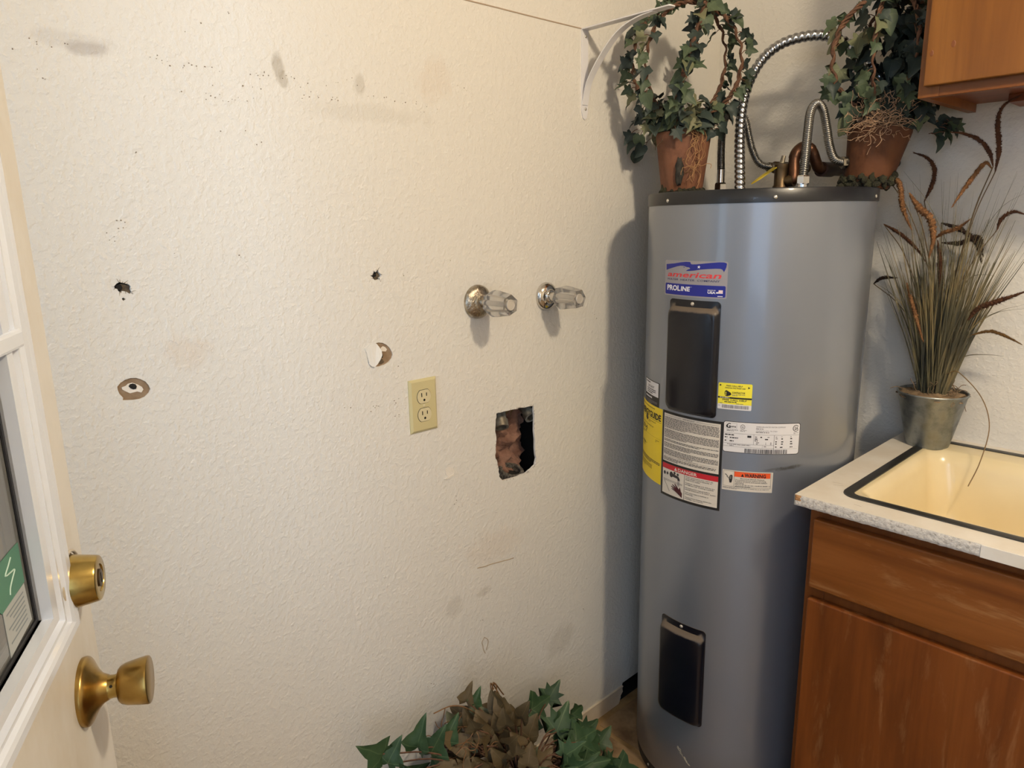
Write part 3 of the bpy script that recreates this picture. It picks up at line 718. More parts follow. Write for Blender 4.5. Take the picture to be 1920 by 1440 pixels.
for i, p in enumerate(P):
    tt = (P[min(i + 1, len(P) - 1)] - P[max(i - 1, 0)]).normalized(); nn = Vector((tt.z, 0, -tt.x)) * .0013; w = Vector((0, .0095, 0))
    r4 = [bm.verts.new(q) for q in (p + nn - w, p + nn + w, p - nn + w, p - nn - w)]
    if prev:
        for k in range(4): bm.faces.new((prev[k], prev[(k + 1) % 4], r4[(k + 1) % 4], r4[k]))
    else: bm.faces.new(r4)
    prev = r4
bm.faces.new(prev[::-1])
obj('curved_brace', fix(bm), M_brkt, br)
for z in (1.874, 1.7134):
    bm = NB(); lathe(bm, [(0, .0036), (.0012, .0034), (.002, .002)], (.0026, BY + .002, z), (1, 0, 0), 14)
    obj('screw', fix(bm), M_screw, br, smooth=True)

# ------------------------------------------------------------------ water heater
HX, HY, HR = .335, -.352, .252
ZB, ZT, ZC = .031, 1.486, 1.511
wh = thing('water_heater', 'tall grey cylindrical electric water heater standing in the corner', 'water heater', (HX, HY, 0))
def CY(deg, z, off=0): a = R(deg); return Vector((HX + (HR + off) * math.cos(a), HY + (HR + off) * math.sin(a), z))
bm = NB(); lathe(bm, [(ZB, HR - .004), (ZB + .004, HR)] + [(ZB + .004 + (ZT - ZB - .006) * k / 10, HR) for k in range(1, 11)] + [(ZT, HR - .003)], (HX, HY, 0), n=144)
obj('tank_jacket', fix(bm), M_tank, wh, smooth=True, angle=50)
bm = NB(); lathe(bm, [(0, HR - .004), (.030, HR - .003), (.034, HR - .006)], (HX, HY, 0), n=96)
obj('base_ring', fix(bm), mat('black_base_ring', srgb(38, 36, 34), .5), wh, smooth=True, angle=40)
bm = NB(); lathe(bm, [(ZT - .0035, HR), (ZT - .003, HR + .0022), (ZC - .003, HR + .0022), (ZC, HR), (ZC, HR - .006), (ZC - .004, HR - .008), (ZC - .004, 0)], (HX, HY, 0), n=144, cap1=False)
obj('top_cap', fix(bm), M_cap, wh, smooth=True, angle=40)
for k in range(6):
    a = -54.2 + 60.9 * k; p = CY(a, 1.4925, .0022); ax = (math.cos(R(a)), math.sin(R(a)), 0)
    bm = NB(); lathe(bm, [(0, .0042), (.0014, .0038), (.0024, .0022), (.0026, 0)], p, ax, 14, cap1=False); obj('screw', fix(bm), M_screw, wh, smooth=True)
for k in range(6):
    a = -115 + 60 * k; p = CY(a, .016, -.0035); ax = (math.cos(R(a)), math.sin(R(a)), 0)
    bm = NB(); lathe(bm, [(0, .0036), (.0018, .0026), (.002, 0)], p, ax, 12, cap1=False); obj('screw', fix(bm), M_screw, wh, smooth=True)
def cover(a0, a1, z0, z1, name='access_cover'):
    """pressed plastic cover following the jacket; flange wider at the top where its screw sits"""
    bm = NB(); rings = []; w = (a1 - a0); mm = w / (R(w) * HR)        # degrees per metre
    for (i_s, i_t, i_b, hh, rr) in ((0, 0, 0, .0003, .009), (0, 0, 0, .0016, .009), (.0015, .0155, .0015, .0020, .011), (.0030, .0175, .003, .0060, .013), (.0055, .020, .0055, .0115, .015), (.009, .024, .009, .0145, .017), (.013, .029, .013, .0155, .018)):
        P = rrect(a0 / mm + i_s, z0 + i_b, a1 / mm - i_s, z1 - i_t, rr, 6)
        # densify so long edges follow the cylinder
        Q = []
        for i, p in enumerate(P):
            q = P[(i + 1) % len(P)]; k = 8 if abs(p[0] - q[0]) > .02 else (3 if abs(p[1] - q[1]) > .05 else 1)
            Q += [(p[0] + (q[0] - p[0]) * j / k, p[1] + (q[1] - p[1]) * j / k) for j in range(k)]
        rings.append([bm.verts.new(CY(x * mm, z, hh)) for x, z in Q])
    for p, q in zip(rings, rings[1:]):
        n = len(p)
        for i in range(n): bm.faces.new((p[i], p[(i + 1) % n], q[(i + 1) % n], q[i]))
    # front: quads strips between matching left/right halves
    last = rings[-1]; cz = sum(v.co.z for v in last) / len(last)
    n = 14; b0 = min(v.co.z for v in last)
    es = [bm.edges.get((last[i], last[(i + 1) % len(last)])) for i in range(len(last))]
    bmesh.ops.triangle_fill(bm, use_beauty=True, edges=es)
    c = obj(name, fix(bm), M_cover, wh, smooth=True, angle=60)
    am = (a0 + a1) / 2; p = CY(am, z1 - .008, .0018); ax = (math.cos(R(am)), math.sin(R(am)), 0)
    bm = NB(); lathe(bm, [(0, .0045), (.0016, .004), (.0026, .002), (.0027, 0)], p, ax, 16, cap1=False)
    s = obj('screw', fix(bm), M_screw, c, smooth=True)
    return c
cover(-105.6, -76.0, 1.0225, 1.2795)['label'] = 'upper black access cover with dusty top edge'
cover(-104.2, -75.8, .236, .4975)['label'] = 'lower black access cover near the floor'
# chipped enamel near the foot
bm = NB(); rnd = random.Random(5)
for k in range(26):
    t = rnd.random(); a = -89.5 + t * 7.0 + rnd.uniform(-.6, .6); z = .150 - t * .034 + rnd.uniform(-.006, .006) * (1 - t)
    s = rnd.uniform(.0015, .0045); da = math.degrees(s / HR)
    bm.faces.new([bm.verts.new(CY(a + da * math.cos(q) * rnd.uniform(.5, 1.2), z + .5 * s * math.sin(q) - .4 * s * math.cos(q), .0006)) for q in (0, 1.2, 2.3, 3.3, 4.3, 5.3)])
obj('enamel_chip', bm, M_chip, wh, kind='stuff')

# ---- labels on the jacket
_tc = {}
def text_geo(body, bold=0.0):
    k = (body, bold)
    if k not in _tc:
        c = bpy.data.curves.new('t', 'FONT'); c.body = body; c.size = 1; c.resolution_u = 2; c.offset = bold
        o = bpy.data.objects.new('t', c); COL.objects.link(o); bpy.context.view_layer.update()
        me = bpy.data.meshes.new_from_object(o); bpy.data.objects.remove(o); bpy.data.curves.remove(c)
        vs = [(v.co.x, v.co.y) for v in me.vertices]; fs = [tuple(p.vertices) for p in me.polygons]
        bpy.data.meshes.remove(me); _tc[k] = (vs, fs)
    return _tc[k]
class Label:
    """flat print laid on the jacket; u,v are fractions of the label (v down) unless abs=True (degrees, z)"""
    def __init__(s, name, label, a0, a1, z1, z0, mats, base=0, r=0.0, sub=18, layer=0):
        s.bm = NB(); s.m = mats; s.name = name; s.label = label; s.a0, s.a1, s.z1, s.z0 = a0, a1, z1, z0; s.L = layer
        s.w = R(a1 - a0) * HR; s.h = z1 - z0
        if base is not None: s.rect(0, 0, 1, 1, base, 0, r, sub)
    def P(s, u, v, lay, ab=False):
        a, z = (u, v) if ab else (s.a0 + (s.a1 - s.a0) * u, s.z1 + (s.z0 - s.z1) * v)
        return CY(a, z, .0003 + .00022 * (lay + s.L))
    def grid(s, u0, v0, u1, v1, mi, lay=1):
        n = max(1, int(abs(u1 - u0) * abs(s.a1 - s.a0) / 2.2))
        r0 = [s.bm.verts.new(s.P(u0 + (u1 - u0) * i / n, v1, lay)) for i in range(n + 1)]; r1 = [s.bm.verts.new(s.P(u0 + (u1 - u0) * i / n, v0, lay)) for i in range(n + 1)]
        for i in range(n):
            s.bm.faces.new((r0[i], r0[i + 1], r1[i + 1], r1[i])).material_index = mi
    def rect(s, u0, v0, u1, v1, mi, lay=1, r=0, sub=0):
        if not r: return s.grid(u0, v0, u1, v1, mi, lay)
        x0, x1, y0, y1 = u0 * s.w, u1 * s.w, v0 * s.h, v1 * s.h
        top = rrect(x0, y0, x1, y1, r, 5)
        # columns between sorted x so the sheet bends with the jacket
        n = max(6, int((x1 - x0) / .006)); xs = sorted(set([x0, x1] + [x0 + r * (1 - math.cos(PI / 2 * k / 4)) for k in range(5)] + [x1 - r * (1 - math.cos(PI / 2 * k / 4)) for k in range(5)] + [x0 + (x1 - x0) * k / n for k in range(n + 1)]))
        prev = None
        for x in xs:
            e = max(0, x0 + r - x, x - (x1 - r)); ins = r - math.sqrt(max(0, r * r - e * e))
            p = (s.bm.verts.new(s.P(x / s.w, (y1 - ins) / s.h, lay)), s.bm.verts.new(s.P(x / s.w, (y0 + ins) / s.h, lay)))
            if prev: s.bm.faces.new((prev[0], p[0], p[1], prev[1])).material_index = mi
            prev = p
    def poly(s, pts, mi, lay=1, ab=False):
        if not ab: pts = [(s.a0 + (s.a1 - s.a0) * u, s.z1 + (s.z0 - s.z1) * v) for u, v in pts]
        tb = NB(); vs = [tb.verts.new((a, z, 0)) for a, z in pts]
        bmesh.ops.triangle_fill(tb, use_beauty=True, edges=[tb.edges.new((vs[i], vs[(i + 1) % len(vs)])) for i in range(len(vs))], normal=(0, 0, 1))
        a0, a1 = min(p[0] for p in pts), max(p[0] for p in pts); k = math.floor(a0 / 1.4) + 1
        while k * 1.4 < a1:
            bmesh.ops.bisect_plane(tb, geom=tb.verts[:] + tb.edges[:] + tb.faces[:], plane_co=(k * 1.4, 0, 0), plane_no=(1, 0, 0)); k += 1
        mp = {v: s.bm.verts.new(s.P(v.co.x, v.co.y, lay, True)) for v in tb.verts}
        for f in tb.faces:
            f.normal_update(); q = [mp[v] for v in f.verts]
            s.bm.faces.new(q if f.normal.z > 0 else q[::-1]).material_index = mi
        tb.free()
    def frame(s, u0, v0, u1, v1, t, mi, lay=1):
        tu, tv = t / s.w, t / s.h
        s.rect(u0, v0, u1, v0 + tv, mi, lay); s.rect(u0, v1 - tv, u1, v1, mi, lay); s.rect(u0, v0, u0 + tu, v1, mi, lay); s.rect(u1 - tu, v0, u1, v1, mi, lay)
    def text(s, body, u0, u1, vb, vt, mi, lay=2, bold=0.0, shear=0.0, ab=False, flare=0.0):
        """fit the text box: left u0 to right u1, baseline vb, cap top vt"""
        vs, fs = text_geo(body, bold)
        x0, x1 = min(v[0] for v in vs), max(v[0] for v in vs); y1 = max(v[1] for v in vs)
        y0 = 0
        nv = []
        for x, y in vs:
            fx = (x - x0) / (x1 - x0); fy = (y - y0) / (y1 - y0)
            fx2 = fx + shear * fy
            nv.append(s.bm.verts.new(s.P(u0 + (u1 - u0) * fx2, vb + (vt - vb) * fy * (1 + flare * (fx - .5)), lay, ab)))
        for f in fs:
            try: s.bm.faces.new([nv[i] for i in f]).material_index = mi
            except ValueError: pass
    def lines(s, u0, u1, v0, v1, n, mi, seed=0, lay=2, fill=.62, gaps=()):
        """rows of tiny illegible print as word-length strokes"""
        rnd = random.Random(seed)
        for k in range(n):
            if k in gaps: continue
            v = v0 + (v1 - v0) * k / n; dv = (v1 - v0) / n * fill
            end = u1 if (k + 1) not in gaps and k != n - 1 else u0 + (u1 - u0) * rnd.uniform(.3, .8)
            u = u0
            while u < end - .005:
                wl = min(rnd.uniform(.002, .009) / s.w, end - u)
                s.rect(u, v + dv * .2, u + wl, v + dv, mi, lay); u += wl + .0011 / s.w
    def done(s):
        return obj(s.name, s.bm, s.m, wh, label=s.label)

BR = Label('brand_label', 'blue, red and grey brand label', -110.7, -73.5, 1.364, 1.2857, [L_film, L_blue, L_amred, L_pale, L_pink, mat('ink_navy', srgb(40, 44, 92), .5)], 0, .004)
BR.poly([(-109.75, 1.3545), (-103.87, 1.3569), (-98.75, 1.3603), (-95.78, 1.3617), (-93.4, 1.3615), (-93.04, 1.3603), (-92.9, 1.3578), (-92.21, 1.3566), (-89.75, 1.357), (-85.53, 1.3591), (-81.53, 1.3611), (-77.7, 1.3625), (-75.45, 1.3624), (-74.33, 1.3609), (-74.12, 1.3585), (-74.33, 1.3524), (-74.74, 1.3475), (-75.38, 1.3418), (-75.63, 1.3442), (-76.22, 1.3474), (-77.17, 1.349), (-79.46, 1.3491), (-83.38, 1.3479), (-87.49, 1.3461), (-90.72, 1.3435), (-93.67, 1.3422), (-95.21, 1.3419), (-95.58, 1.3425), (-94.41, 1.3454), (-93.14, 1.3469), (-93.27, 1.3481), (-93.87, 1.35), (-95.18, 1.3503), (-96.28, 1.3518), (-97.41, 1.3529), (-99.19, 1.3528), (-101.3, 1.3512), (-103.78, 1.3484), (-107.04, 1.3447), (-109.6, 1.3415)], 1, 1, True)
BR.poly([(-97.51, 1.3508), (-96.63, 1.3501), (-96.38, 1.349), (-96.87, 1.3488)], 1, 2, True)
BR.poly([(-88.2 + .92 * (1 if k % 2 == 0 else .42) * math.cos(R(90 + 36 * k - 8)) * 1.05, 1.3514 + .0038 * (1 if k % 2 == 0 else .42) * math.sin(R(90 + 36 * k - 8))) for k in range(10)], 3, 2, True)
BR.text('american', -108.7, -76.9, 1.3283, 1.3392, 2, 1, .02, .035, True, .1)
BR.text('WATER  HEATER  COMPANY', -108.9, -77.2, 1.3203, 1.3245, 5, 1, .005, .008, True)
zb0, zb1 = (1.364 - 1.3130) / .0783, (1.364 - 1.2886) / .0783
BR.rect(.018, zb0, .982, zb1, 1, 1, .003)
BR.text('PROL', -108.4, -98.9, 1.2980, 1.3096, 3, 2, .035, 0, True)
BR.text('INE', -98.5, -93.0, 1.2983, 1.3080, 3, 2, .035, .05, True)
BR.text('TM', -92.5, -91.8, 1.3068, 1.3080, 3, 2, 0, 0, True)
BR.text('MADE IN', -83.0, -79.1, 1.3019, 1.3042, 3, 2, .02, 0, True)
BR.text('USA', -83.0, -79.0, 1.2959, 1.3008, 3, 2, .04, 0, True)
for k in range(7): BR.poly([(-77.5, 1.2968 + .00103 * k), (-75.45, 1.2968 + .00103 * k), (-75.45, 1.2968 + .00103 * (k + 1)), (-77.5, 1.2968 + .00103 * (k + 1))], 4 if k % 2 else 3, 2, True)
BR.poly([(-78.75, 1.2967), (-77.55, 1.2967), (-77.55, 1.3002), (-78.75, 1.2995)], 3, 2, True)
BR.rect(.88, .925, .948, .945, 3, 2)
BR.done()

SM = Label('notice_label', 'small white and black notice label', -133.2, -112.9, 1.0745, 1.0145, [L_black, L_white, L_ink, L_inkg])
SM.rect(.05, .03, .95, .60, 1, 1)
SM.lines(.12, .92, .07, .17, 1, 2, 3); SM.text('DO NOT', .30, .72, .30, .21, 2, 2, .02)
SM.lines(.22, .80, .34, .56, 3, 2, 4); SM.lines(.1, .92, .66, .78, 1, 1, 5); SM.lines(.1, .9, .81, .96, 3, 3, 6)
SM.done()

EG = Label('energy_label', 'yellow energy guide label', -141.5, -109.3, 1.0150, .826, [L_yellow, L_ink, L_black, mat('ink_olive', srgb(150, 128, 40), .6)])
EG.lines(.03, .97, .03, .055, 1, 3, 2)
EG.text('ENERGYGUIDE', .03, .96, .165, .085, 2, 2, .035)
EG.rect(.03, .185, .97, .189, 1)
EG.poly([(.38, .165), (.46, .165), (.46, .20), (.50, .20), (.42, .245), (.34, .20), (.38, .20)], 2, 2)
EG.lines(.5, .8, .21, .25, 2, 3, 7)
EG.text('Estimated Yearly Operating Cost', .05, .72, .292, .272, 1, 2)
EG.text('$514', .12, .44, .37, .315, 2, 2, .03)
EG.rect(.03, .405, .38, .412, 2, 1); EG.poly([(.34, .378), (.42, .378), (.38, .395)], 2, 2)
EG.rect(.38, .407, .97, .409, 3, 1); EG.lines(.1, .45, .425, .445, 1, 1, 8); EG.lines(.8, .92, .43, .47, 2, 3, 9)
EG.text('4825', .12, .36, .575, .545, 2, 2, .02); EG.rect(.375, .555, .43, .56, 2)
EG.lines(.12, .46, .595, .61, 1, 1, 10)
EG.lines(.06, .96, .72, .78, 3, 1, 11); EG.lines(.06, .7, .80, .88, 4, 3, 12)
EG.done()

DG = Label('danger_label', 'black bordered instruction label with red danger panel', -108.9, -72.0, 1.0165, .8075, [L_black, L_cream, L_ink, L_red, mat('ink_maroon', srgb(70, 16, 26), .5), L_inkg])
DG.rect(.035, .028, .965, .585, 1, 1)
DG.rect(.06, .047, .37, .050, 5, 2); DG.rect(.62, .047, .94, .050, 5, 2); DG.text('IMPORTANT', .40, .59, .056, .040, 2, 2)
DG.lines(.05, .95, .066, .505, 31, 2, 21, gaps=(9, 17, 20, 25))
DG.rect(.06, .515, .32, .517, 5, 2); DG.text('STATE OF CALIFORNIA NOTICE', .33, .67, .523, .509, 2, 2); DG.rect(.69, .515, .94, .517, 5, 2)
DG.lines(.05, .93, .53, .575, 3, 2, 22)
DG.rect(.035, .612, .965, .970, 1, 1)
DG.rect(.035, .612, .965, .672, 3, 2)
DG.poly([(.275, .662), (.33, .662), (.3025, .622)], 1, 3); DG.text('DANGER', .345, .66, .660, .624, 1, 3, .02)
DG.rect(.458, .672, .464, .968, 2, 2)
DTX = ['Water temperature over 125°F can', 'cause severe burns instantly or', 'death from scalds.', None, 'Children, disabled and elderly are', 'at highest risk of being scalded.', None, 'See instruction manual before', 'setting temperature at water heater.', None, 'Feel water before bathing or', 'showering.', None, 'Temperature limiting valves are', 'available, see manual.']
for k, b in enumerate(DTX):
    if b: DG.text(b, .48, .48 + .47 * len(b) / 36, .694 + k * .0183, .682 + k * .0183, 2, 3, .01)
# pictogram: tap, knobs, basin, hand under running water
def disc(L, u, v, ru, rv, mi, lay=3, n=14, star=False): L.poly([(u + ru * (1 if not star or k % 2 == 0 else .55) * math.cos(2 * PI * k / n), v + rv * (1 if not star or k % 2 == 0 else .55) * math.sin(2 * PI * k / n)) for k in range(n)], mi, lay)
disc(DG, .085, .725, .022, .022, 2); disc(DG, .145, .722, .026, .024, 2, 3, 12, True); disc(DG, .285, .693, .02, .017, 2); disc(DG, .345, .700, .026, .022, 2, 3, 12, True)
DG.poly([(.19, .715), (.22, .700), (.30, .712), (.36, .722), (.38, .745), (.385, .768), (.345, .768), (.34, .748), (.26, .742), (.20, .740)], 2, 3)
disc(DG, .222, .722, .034, .034, 2, 2)
for k in range(4): DG.rect(.345 + k * .010, .772, .349 + k * .010, .835, 5, 3)
DG.rect(.06, .795, .43, .798, 2, 3); DG.rect(.06, .808, .43, .811, 2, 3)
DG.poly([(.08, .815), (.088, .815), (.20, .930), (.192, .930)], 2, 3)
DG.poly([(.43, .955), (.36, .925), (.30, .902), (.235, .888), (.24, .880), (.30, .886), (.225, .862), (.23, .853), (.305, .869), (.245, .838), (.253, .830), (.325, .857), (.29, .818), (.302, .813), (.345, .846), (.375, .868), (.385, .842), (.395, .842), (.41, .885), (.43, .90)], 4, 4)
DG.done()

YL = Label('contractor_label', 'lemon yellow contractor label with a bar code strip', -75.4, -59.3, 1.1050, 1.0465, [L_lemon, L_ink, L_white, L_black, L_inkg], 0, .003)
YL.rect(0, .80, 1, 1, 2, 1, .002)
YL.text('FREE CALL HELP', .24, .72, .125, .07, 1, 2, .01); YL.text('American Hot Water Line', .20, .80, .20, .145, 1, 2, .01)
YL.poly([(.04, .05), (.10, .09), (.04, .14)], 3, 2); YL.poly([(.88, .10), (.94, .14), (.88, .18)], 3, 2)
YL.poly([(.20, .32), (.24, .27), (.28, .29), (.38, .36), (.40, .42), (.37, .46), (.28, .50), (.22, .48), (.20, .42)], 3, 2); YL.rect(.22, .34, .25, .38, 0, 3); YL.rect(.22, .40, .25, .45, 0, 3)
YL.text('CONTRACTOR', .42, .80, .38, .315, 1, 2, .015); YL.lines(.42, .8, .41, .48, 2, 4, 31)
YL.rect(0, .525, 1, .585, 3, 2); YL.lines(.06, .92, .535, .58, 1, 2, 32, lay=3)
YL.text('FREE CALL HELP', .14, .86, .665, .605, 1, 2, .02); YL.lines(.2, .82, .69, .75, 1, 1, 33); YL.lines(.06, .22, .755, .79, 1, 4, 34); YL.lines(.55, .92, .755, .79, 1, 4, 35)
rnd = random.Random(3); u = .13
while u < .92:
    w = rnd.choice((.006, .010, .014)); YL.rect(u, .825, u + w, .955, 4, 2); u += w + rnd.choice((.006, .009, .012))
YL.rect(.02, .86, .08, .875, 4, 2)
YL.done()

RT = Label('rating_label', 'white rating plate label with bar code', -72.0, -35.1, 1.0205, .9500, [L_ink, L_white, L_ink, L_black, L_inkg], 0, .005)
RT.rect(.008, .018, .992, .982, 1, 1, .0045)
RT.poly([(.05, .10), (.035, .145), (.04, .20), (.065, .22), (.095, .215), (.095, .14), (.07, .14), (.07, .165), (.08, .165), (.08, .19), (.06, .185), (.058, .13), (.07, .09), (.095, .095), (.095, .07), (.07, .065)], 3, 2)
RT.text('ama', .10, .165, .19, .145, 3, 2, .02); RT.frame(.03, .05, .175, .235, .0004, 4, 2)
disc(RT, .25, .155, .030, .078, 2, 2, 22); disc(RT, .25, .155, .025, .065, 1, 3, 22); RT.text('UL', .236, .264, .185, .125, 2, 4, .02)
RT.lines(.22, .30, .25, .31, 2, 4, 41); RT.lines(.045, .19, .26, .33, 2, 4, 42)
RT.text('AMERICAN WATER HEATER COMPANY', .42, .80, .145, .105, 4, 2); RT.lines(.42, .71, .17, .22, 1, 4, 43); RT.text('JOHNSON CITY, TN 37601', .42, .69, .275, .235, 4, 2); RT.lines(.42, .76, .285, .33, 1, 4, 44)
disc(RT, .938, .165, .042, .105, 3, 2, 26); disc(RT, .938, .165, .034, .086, 1, 3, 26); RT.rect(.955, .11, .985, .22, 1, 3); RT.text('SA', .918, .968, .215, .115, 3, 4, .02)
RT.lines(.91, .985, .30, .35, 2, 4, 45)
RT.rect(.01, .372, .985, .378, 2, 2); RT.rect(.395, .378, .398, .70, 2, 2); RT.rect(.655, .378, .659, .95, 2, 2); RT.rect(.01, .70, .655, .706, 2, 2); RT.rect(.01, .80, .655, .806, 2, 2); RT.rect(.51, .706, .512, .80, 2, 2); RT.rect(.659, .81, .97, .814, 4, 2)
RT.rect(.315, .42, .365, .485, 3, 2)
for (a, b, v, dv) in ((.025, .18, .405, .05), (.025, .07, .49, .05), (.09, .23, .495, .05), (.025, .07, .60, .05), (.09, .18, .60, .05), (.41, .47, .43, .04), (.48, .55, .425, .05), (.57, .64, .43, .03), (.41, .49, .49, .045), (.54, .62, .49, .05), (.41, .53, .545, .045), (.43, .50, .61, .035), (.55, .562, .61, .04), (.61, .635, .61, .035), (.43, .47, .655, .035), (.55, .562, .655, .04), (.61, .635, .655, .035), (.675, .71, .42, .03), (.755, .765, .405, .045), (.875, .885, .405, .045), (.675, .735, .475, .03), (.75, .79, .47, .045), (.87, .91, .465, .045), (.675, .72, .56, .05), (.75, .80, .565, .045), (.87, .915, .56, .045), (.675, .72, .63, .05), (.75, .80, .635, .045), (.87, .915, .63, .045), (.675, .72, .73, .045), (.74, .80, .74, .045), (.87, .915, .73, .045), (.06, .46, .72, .03), (.09, .2, .76, .03), (.53, .62, .73, .035)):
    RT.lines(a, b, v, v + dv, 1, 2 if dv > .04 else 4, int(a * 999 + v * 77), fill=.9)
u = .29; rnd = random.Random(6)
while u < .83:
    w = rnd.choice((.003, .005, .008)); RT.rect(u, .84, u + w, .975, 3, 3); u += w + rnd.choice((.003, .005, .008))
RT.done()

WR = Label('warning_label', 'cream warning label with orange heading', -71.3, -47.1, .9085, .8615, [L_cream, L_ink, L_orange, L_black, L_inkg])
WR.frame(.02, .04, .965, .80, .0005, 1); WR.rect(.235, .04, .239, .80, 1)
WR.rect(.239, .05, .95, .30, 2, 1); WR.poly([(.37, .27), (.43, .27), (.40, .12)], 3, 2); WR.text('WARNING', .44, .86, .275, .10, 3, 2, .035)
for k, b in enumerate(['Electrical Shock Hazard', 'Disconnect power before servicing.', 'Replace all parts and panels before', 'operating.', 'Failure to do so can result in death or', 'electrical shock.']):
    u0 = .36 if k == 0 else .26; WR.text(b, u0, u0 + (.47 if k == 0 else .0181 * len(b)), .395 + .078 * k, .345 + .078 * k, 1, 2, .012)
WR.poly([(.05, .22), (.065, .20), (.115, .31), (.10, .33), (.14, .40), (.135, .42), (.085, .335), (.10, .31)], 3, 2)
WR.poly([(.135, .46), (.135, .33), (.15, .26), (.185, .22), (.205, .26), (.205, .42), (.195, .55), (.185, .62), (.15, .62), (.145, .54)], 3, 2)
for k in range(3): WR.rect(.15 + k * .015, .28, .153 + k * .015, .44, 0, 3)
WR.lines(.02, .93, .84, .93, 2, 4, 52)
WR.done()

# ------------------------------------------------------------------ pipes and hoses on top of the heater
def hose(P, r, pitch, depth, n=14, helix=True, mid=None):
    C = resample(crom(P, 14), pitch / 6); bm = NB()
    tube(bm, C, lambda i, t: r - depth + depth * (.5 + .5 * math.cos(2 * PI * (i / 6.0) + (t if helix else 0))) ** .6, n)
    return fix(bm)
CONDUIT = [(0.2917, -0.36, 1.508), (0.2724, -0.334, 1.5759), (0.2539, -0.308, 1.64), (0.2407, -0.282, 1.7109), (0.2408, -0.256, 1.7746), (0.2637, -0.23, 1.8322), (0.3053, -0.204, 1.8632), (0.3707, -0.178, 1.8691), (0.4171, -0.152, 1.8505), (0.4583, -0.126, 1.8158), (0.4875, -0.09, 1.765), (.50, -.045, 1.72), (.503, -.002, 1.70)]
t = thing('flexible_conduit', 'thick silver flexible conduit arching above the water heater to the back wall', 'conduit', CONDUIT[0])
obj('conduit_spiral', hose(CONDUIT, .0128, .0136, .0028, 18), M_steel, t, smooth=True)
bm = NB(); lathe(bm, [(0, .016), (.006, .016), (.007, .014), (.010, .014)], (.2925, -.361, 1.507), (-.25, .3, 1), 24)
obj('conduit_connector', fix(bm), M_steel, t, smooth=True, angle=35)
bm = NB(); lathe(bm, [(0, .030), (.02, .030), (.024, .026)], (.503, 0, 1.70), (0, -1, 0), 24)
obj('wall_box', fix(bm), M_stub, t, smooth=True, angle=35)
def hexnut(bm, base, axis, prof):
    lathe(bm, prof, base, axis, 6)
CL = [(0.1903, -0.28, 1.545), (0.1880, -0.277, 1.575), (0.1793, -0.2656, 1.6107), (0.1709, -0.2511, 1.6641), (0.1694, -0.2367, 1.7014), (0.1872, -0.2222, 1.7173), (0.2069, -0.2078, 1.6995), (0.2133, -0.1933, 1.6573), (0.2196, -0.1789, 1.6183), (0.2346, -0.1644, 1.5874), (0.262, -0.14, 1.578)]
t = thing('water_connector', 'thin corrugated steel water connector behind the thick conduit', 'hose', (0.1903, -0.28, ZC), 'corrugated water connectors on the heater')
obj('corrugated_hose', hose(CL[1:], .0098, .0042, .0026, 14, False), M_steeld, t, smooth=True)
bm = NB(); lathe(bm, [(.028, .0098), (.062, .0096), (.063, .0088)], (.1903, -.28, ZC), (-.04, .06, 1), 22); obj('sleeve', fix(bm), M_nut, t, smooth=True, angle=35)
bm = NB(); hexnut(bm, (.1903, -.28, ZC), (0, 0, 1), [(.006, .0150), (.008, .0158), (.026, .0158), (.030, .0135)]); lathe(bm, [(-.005, .0115), (.006, .0115)], (.1903, -.28, ZC), n=20); obj('nut', fix(bm), M_nut, t)
bm = NB(); lathe(bm, [(0, .012), (.02, .012), (.021, .015), (.034, .015), (.14, .013)], (.250, -.150, 1.5795), (.28, .96, .0), 20); obj('supply_fitting', fix(bm), M_brassdull, t, smooth=True, angle=35)
CR = [(0.4626, -0.40, 1.538), (0.4610, -0.395, 1.556), (0.4552, -0.38, 1.5897), (0.4471, -0.36, 1.6357), (0.4407, -0.34, 1.6766), (0.4432, -0.32, 1.6957), (0.4494, -0.3, 1.6845), (0.4521, -0.28, 1.6464), (0.4523, -0.26, 1.6109), (0.4569, -0.24, 1.5823), (0.4712, -0.22, 1.5727)]
t = thing('water_connector', 'corrugated steel water connector bent in a tight loop in front', 'hose', (0.4626, -0.40, ZC), 'corrugated water connectors on the heater')
obj('corrugated_hose', hose(CR, .0100, .0045, .0027, 14, False), M_steeld, t, smooth=True)
bm = NB(); hexnut(bm, (.4626, -.40, ZC), (0, 0, 1), [(.010, .0130), (.012, .0138), (.026, .0138), (.029, .012)]); lathe(bm, [(-.005, .0105), (.010, .0105), (.0105, .0125), (.012, .0125)], (.4626, -.40, ZC), n=20); obj('nut', fix(bm), M_nut, t)
# ball valve fed from the wall
t = thing('ball_valve', 'dark ball valve with yellow lever behind the rustic pot', 'valve', (.484, -.2, 1.5785))
bm = NB(); lathe(bm, [(0, .0125), (.010, .0125), (.012, .0165), (.026, .0175), (.040, .0165), (.042, .013), (.060, .013)], (.4712, -.22, 1.5727), (.62, .78, .1), 20); lathe(bm, [(0, .011), (.17, .011)], (.507, -.17, 1.578), (0, 1, 0), 16); obj('valve_body', fix(bm), M_darkiron, t, smooth=True, angle=35)
bm = NB(); hexnut(bm, (.4700, -.2215, 1.5725), (.62, .78, .1), [(-.004, .0135), (.006, .0135)]); obj('valve_nut', fix(bm), M_stub, t)
bm = NB(); lathe(bm, [(0, .006), (.030, .006), (.034, .009), (.040, .009)], (.484, -.2, 1.590), (0, 0, 1), 14); obj('valve_stem', fix(bm), M_darkiron, t, smooth=True, angle=35)
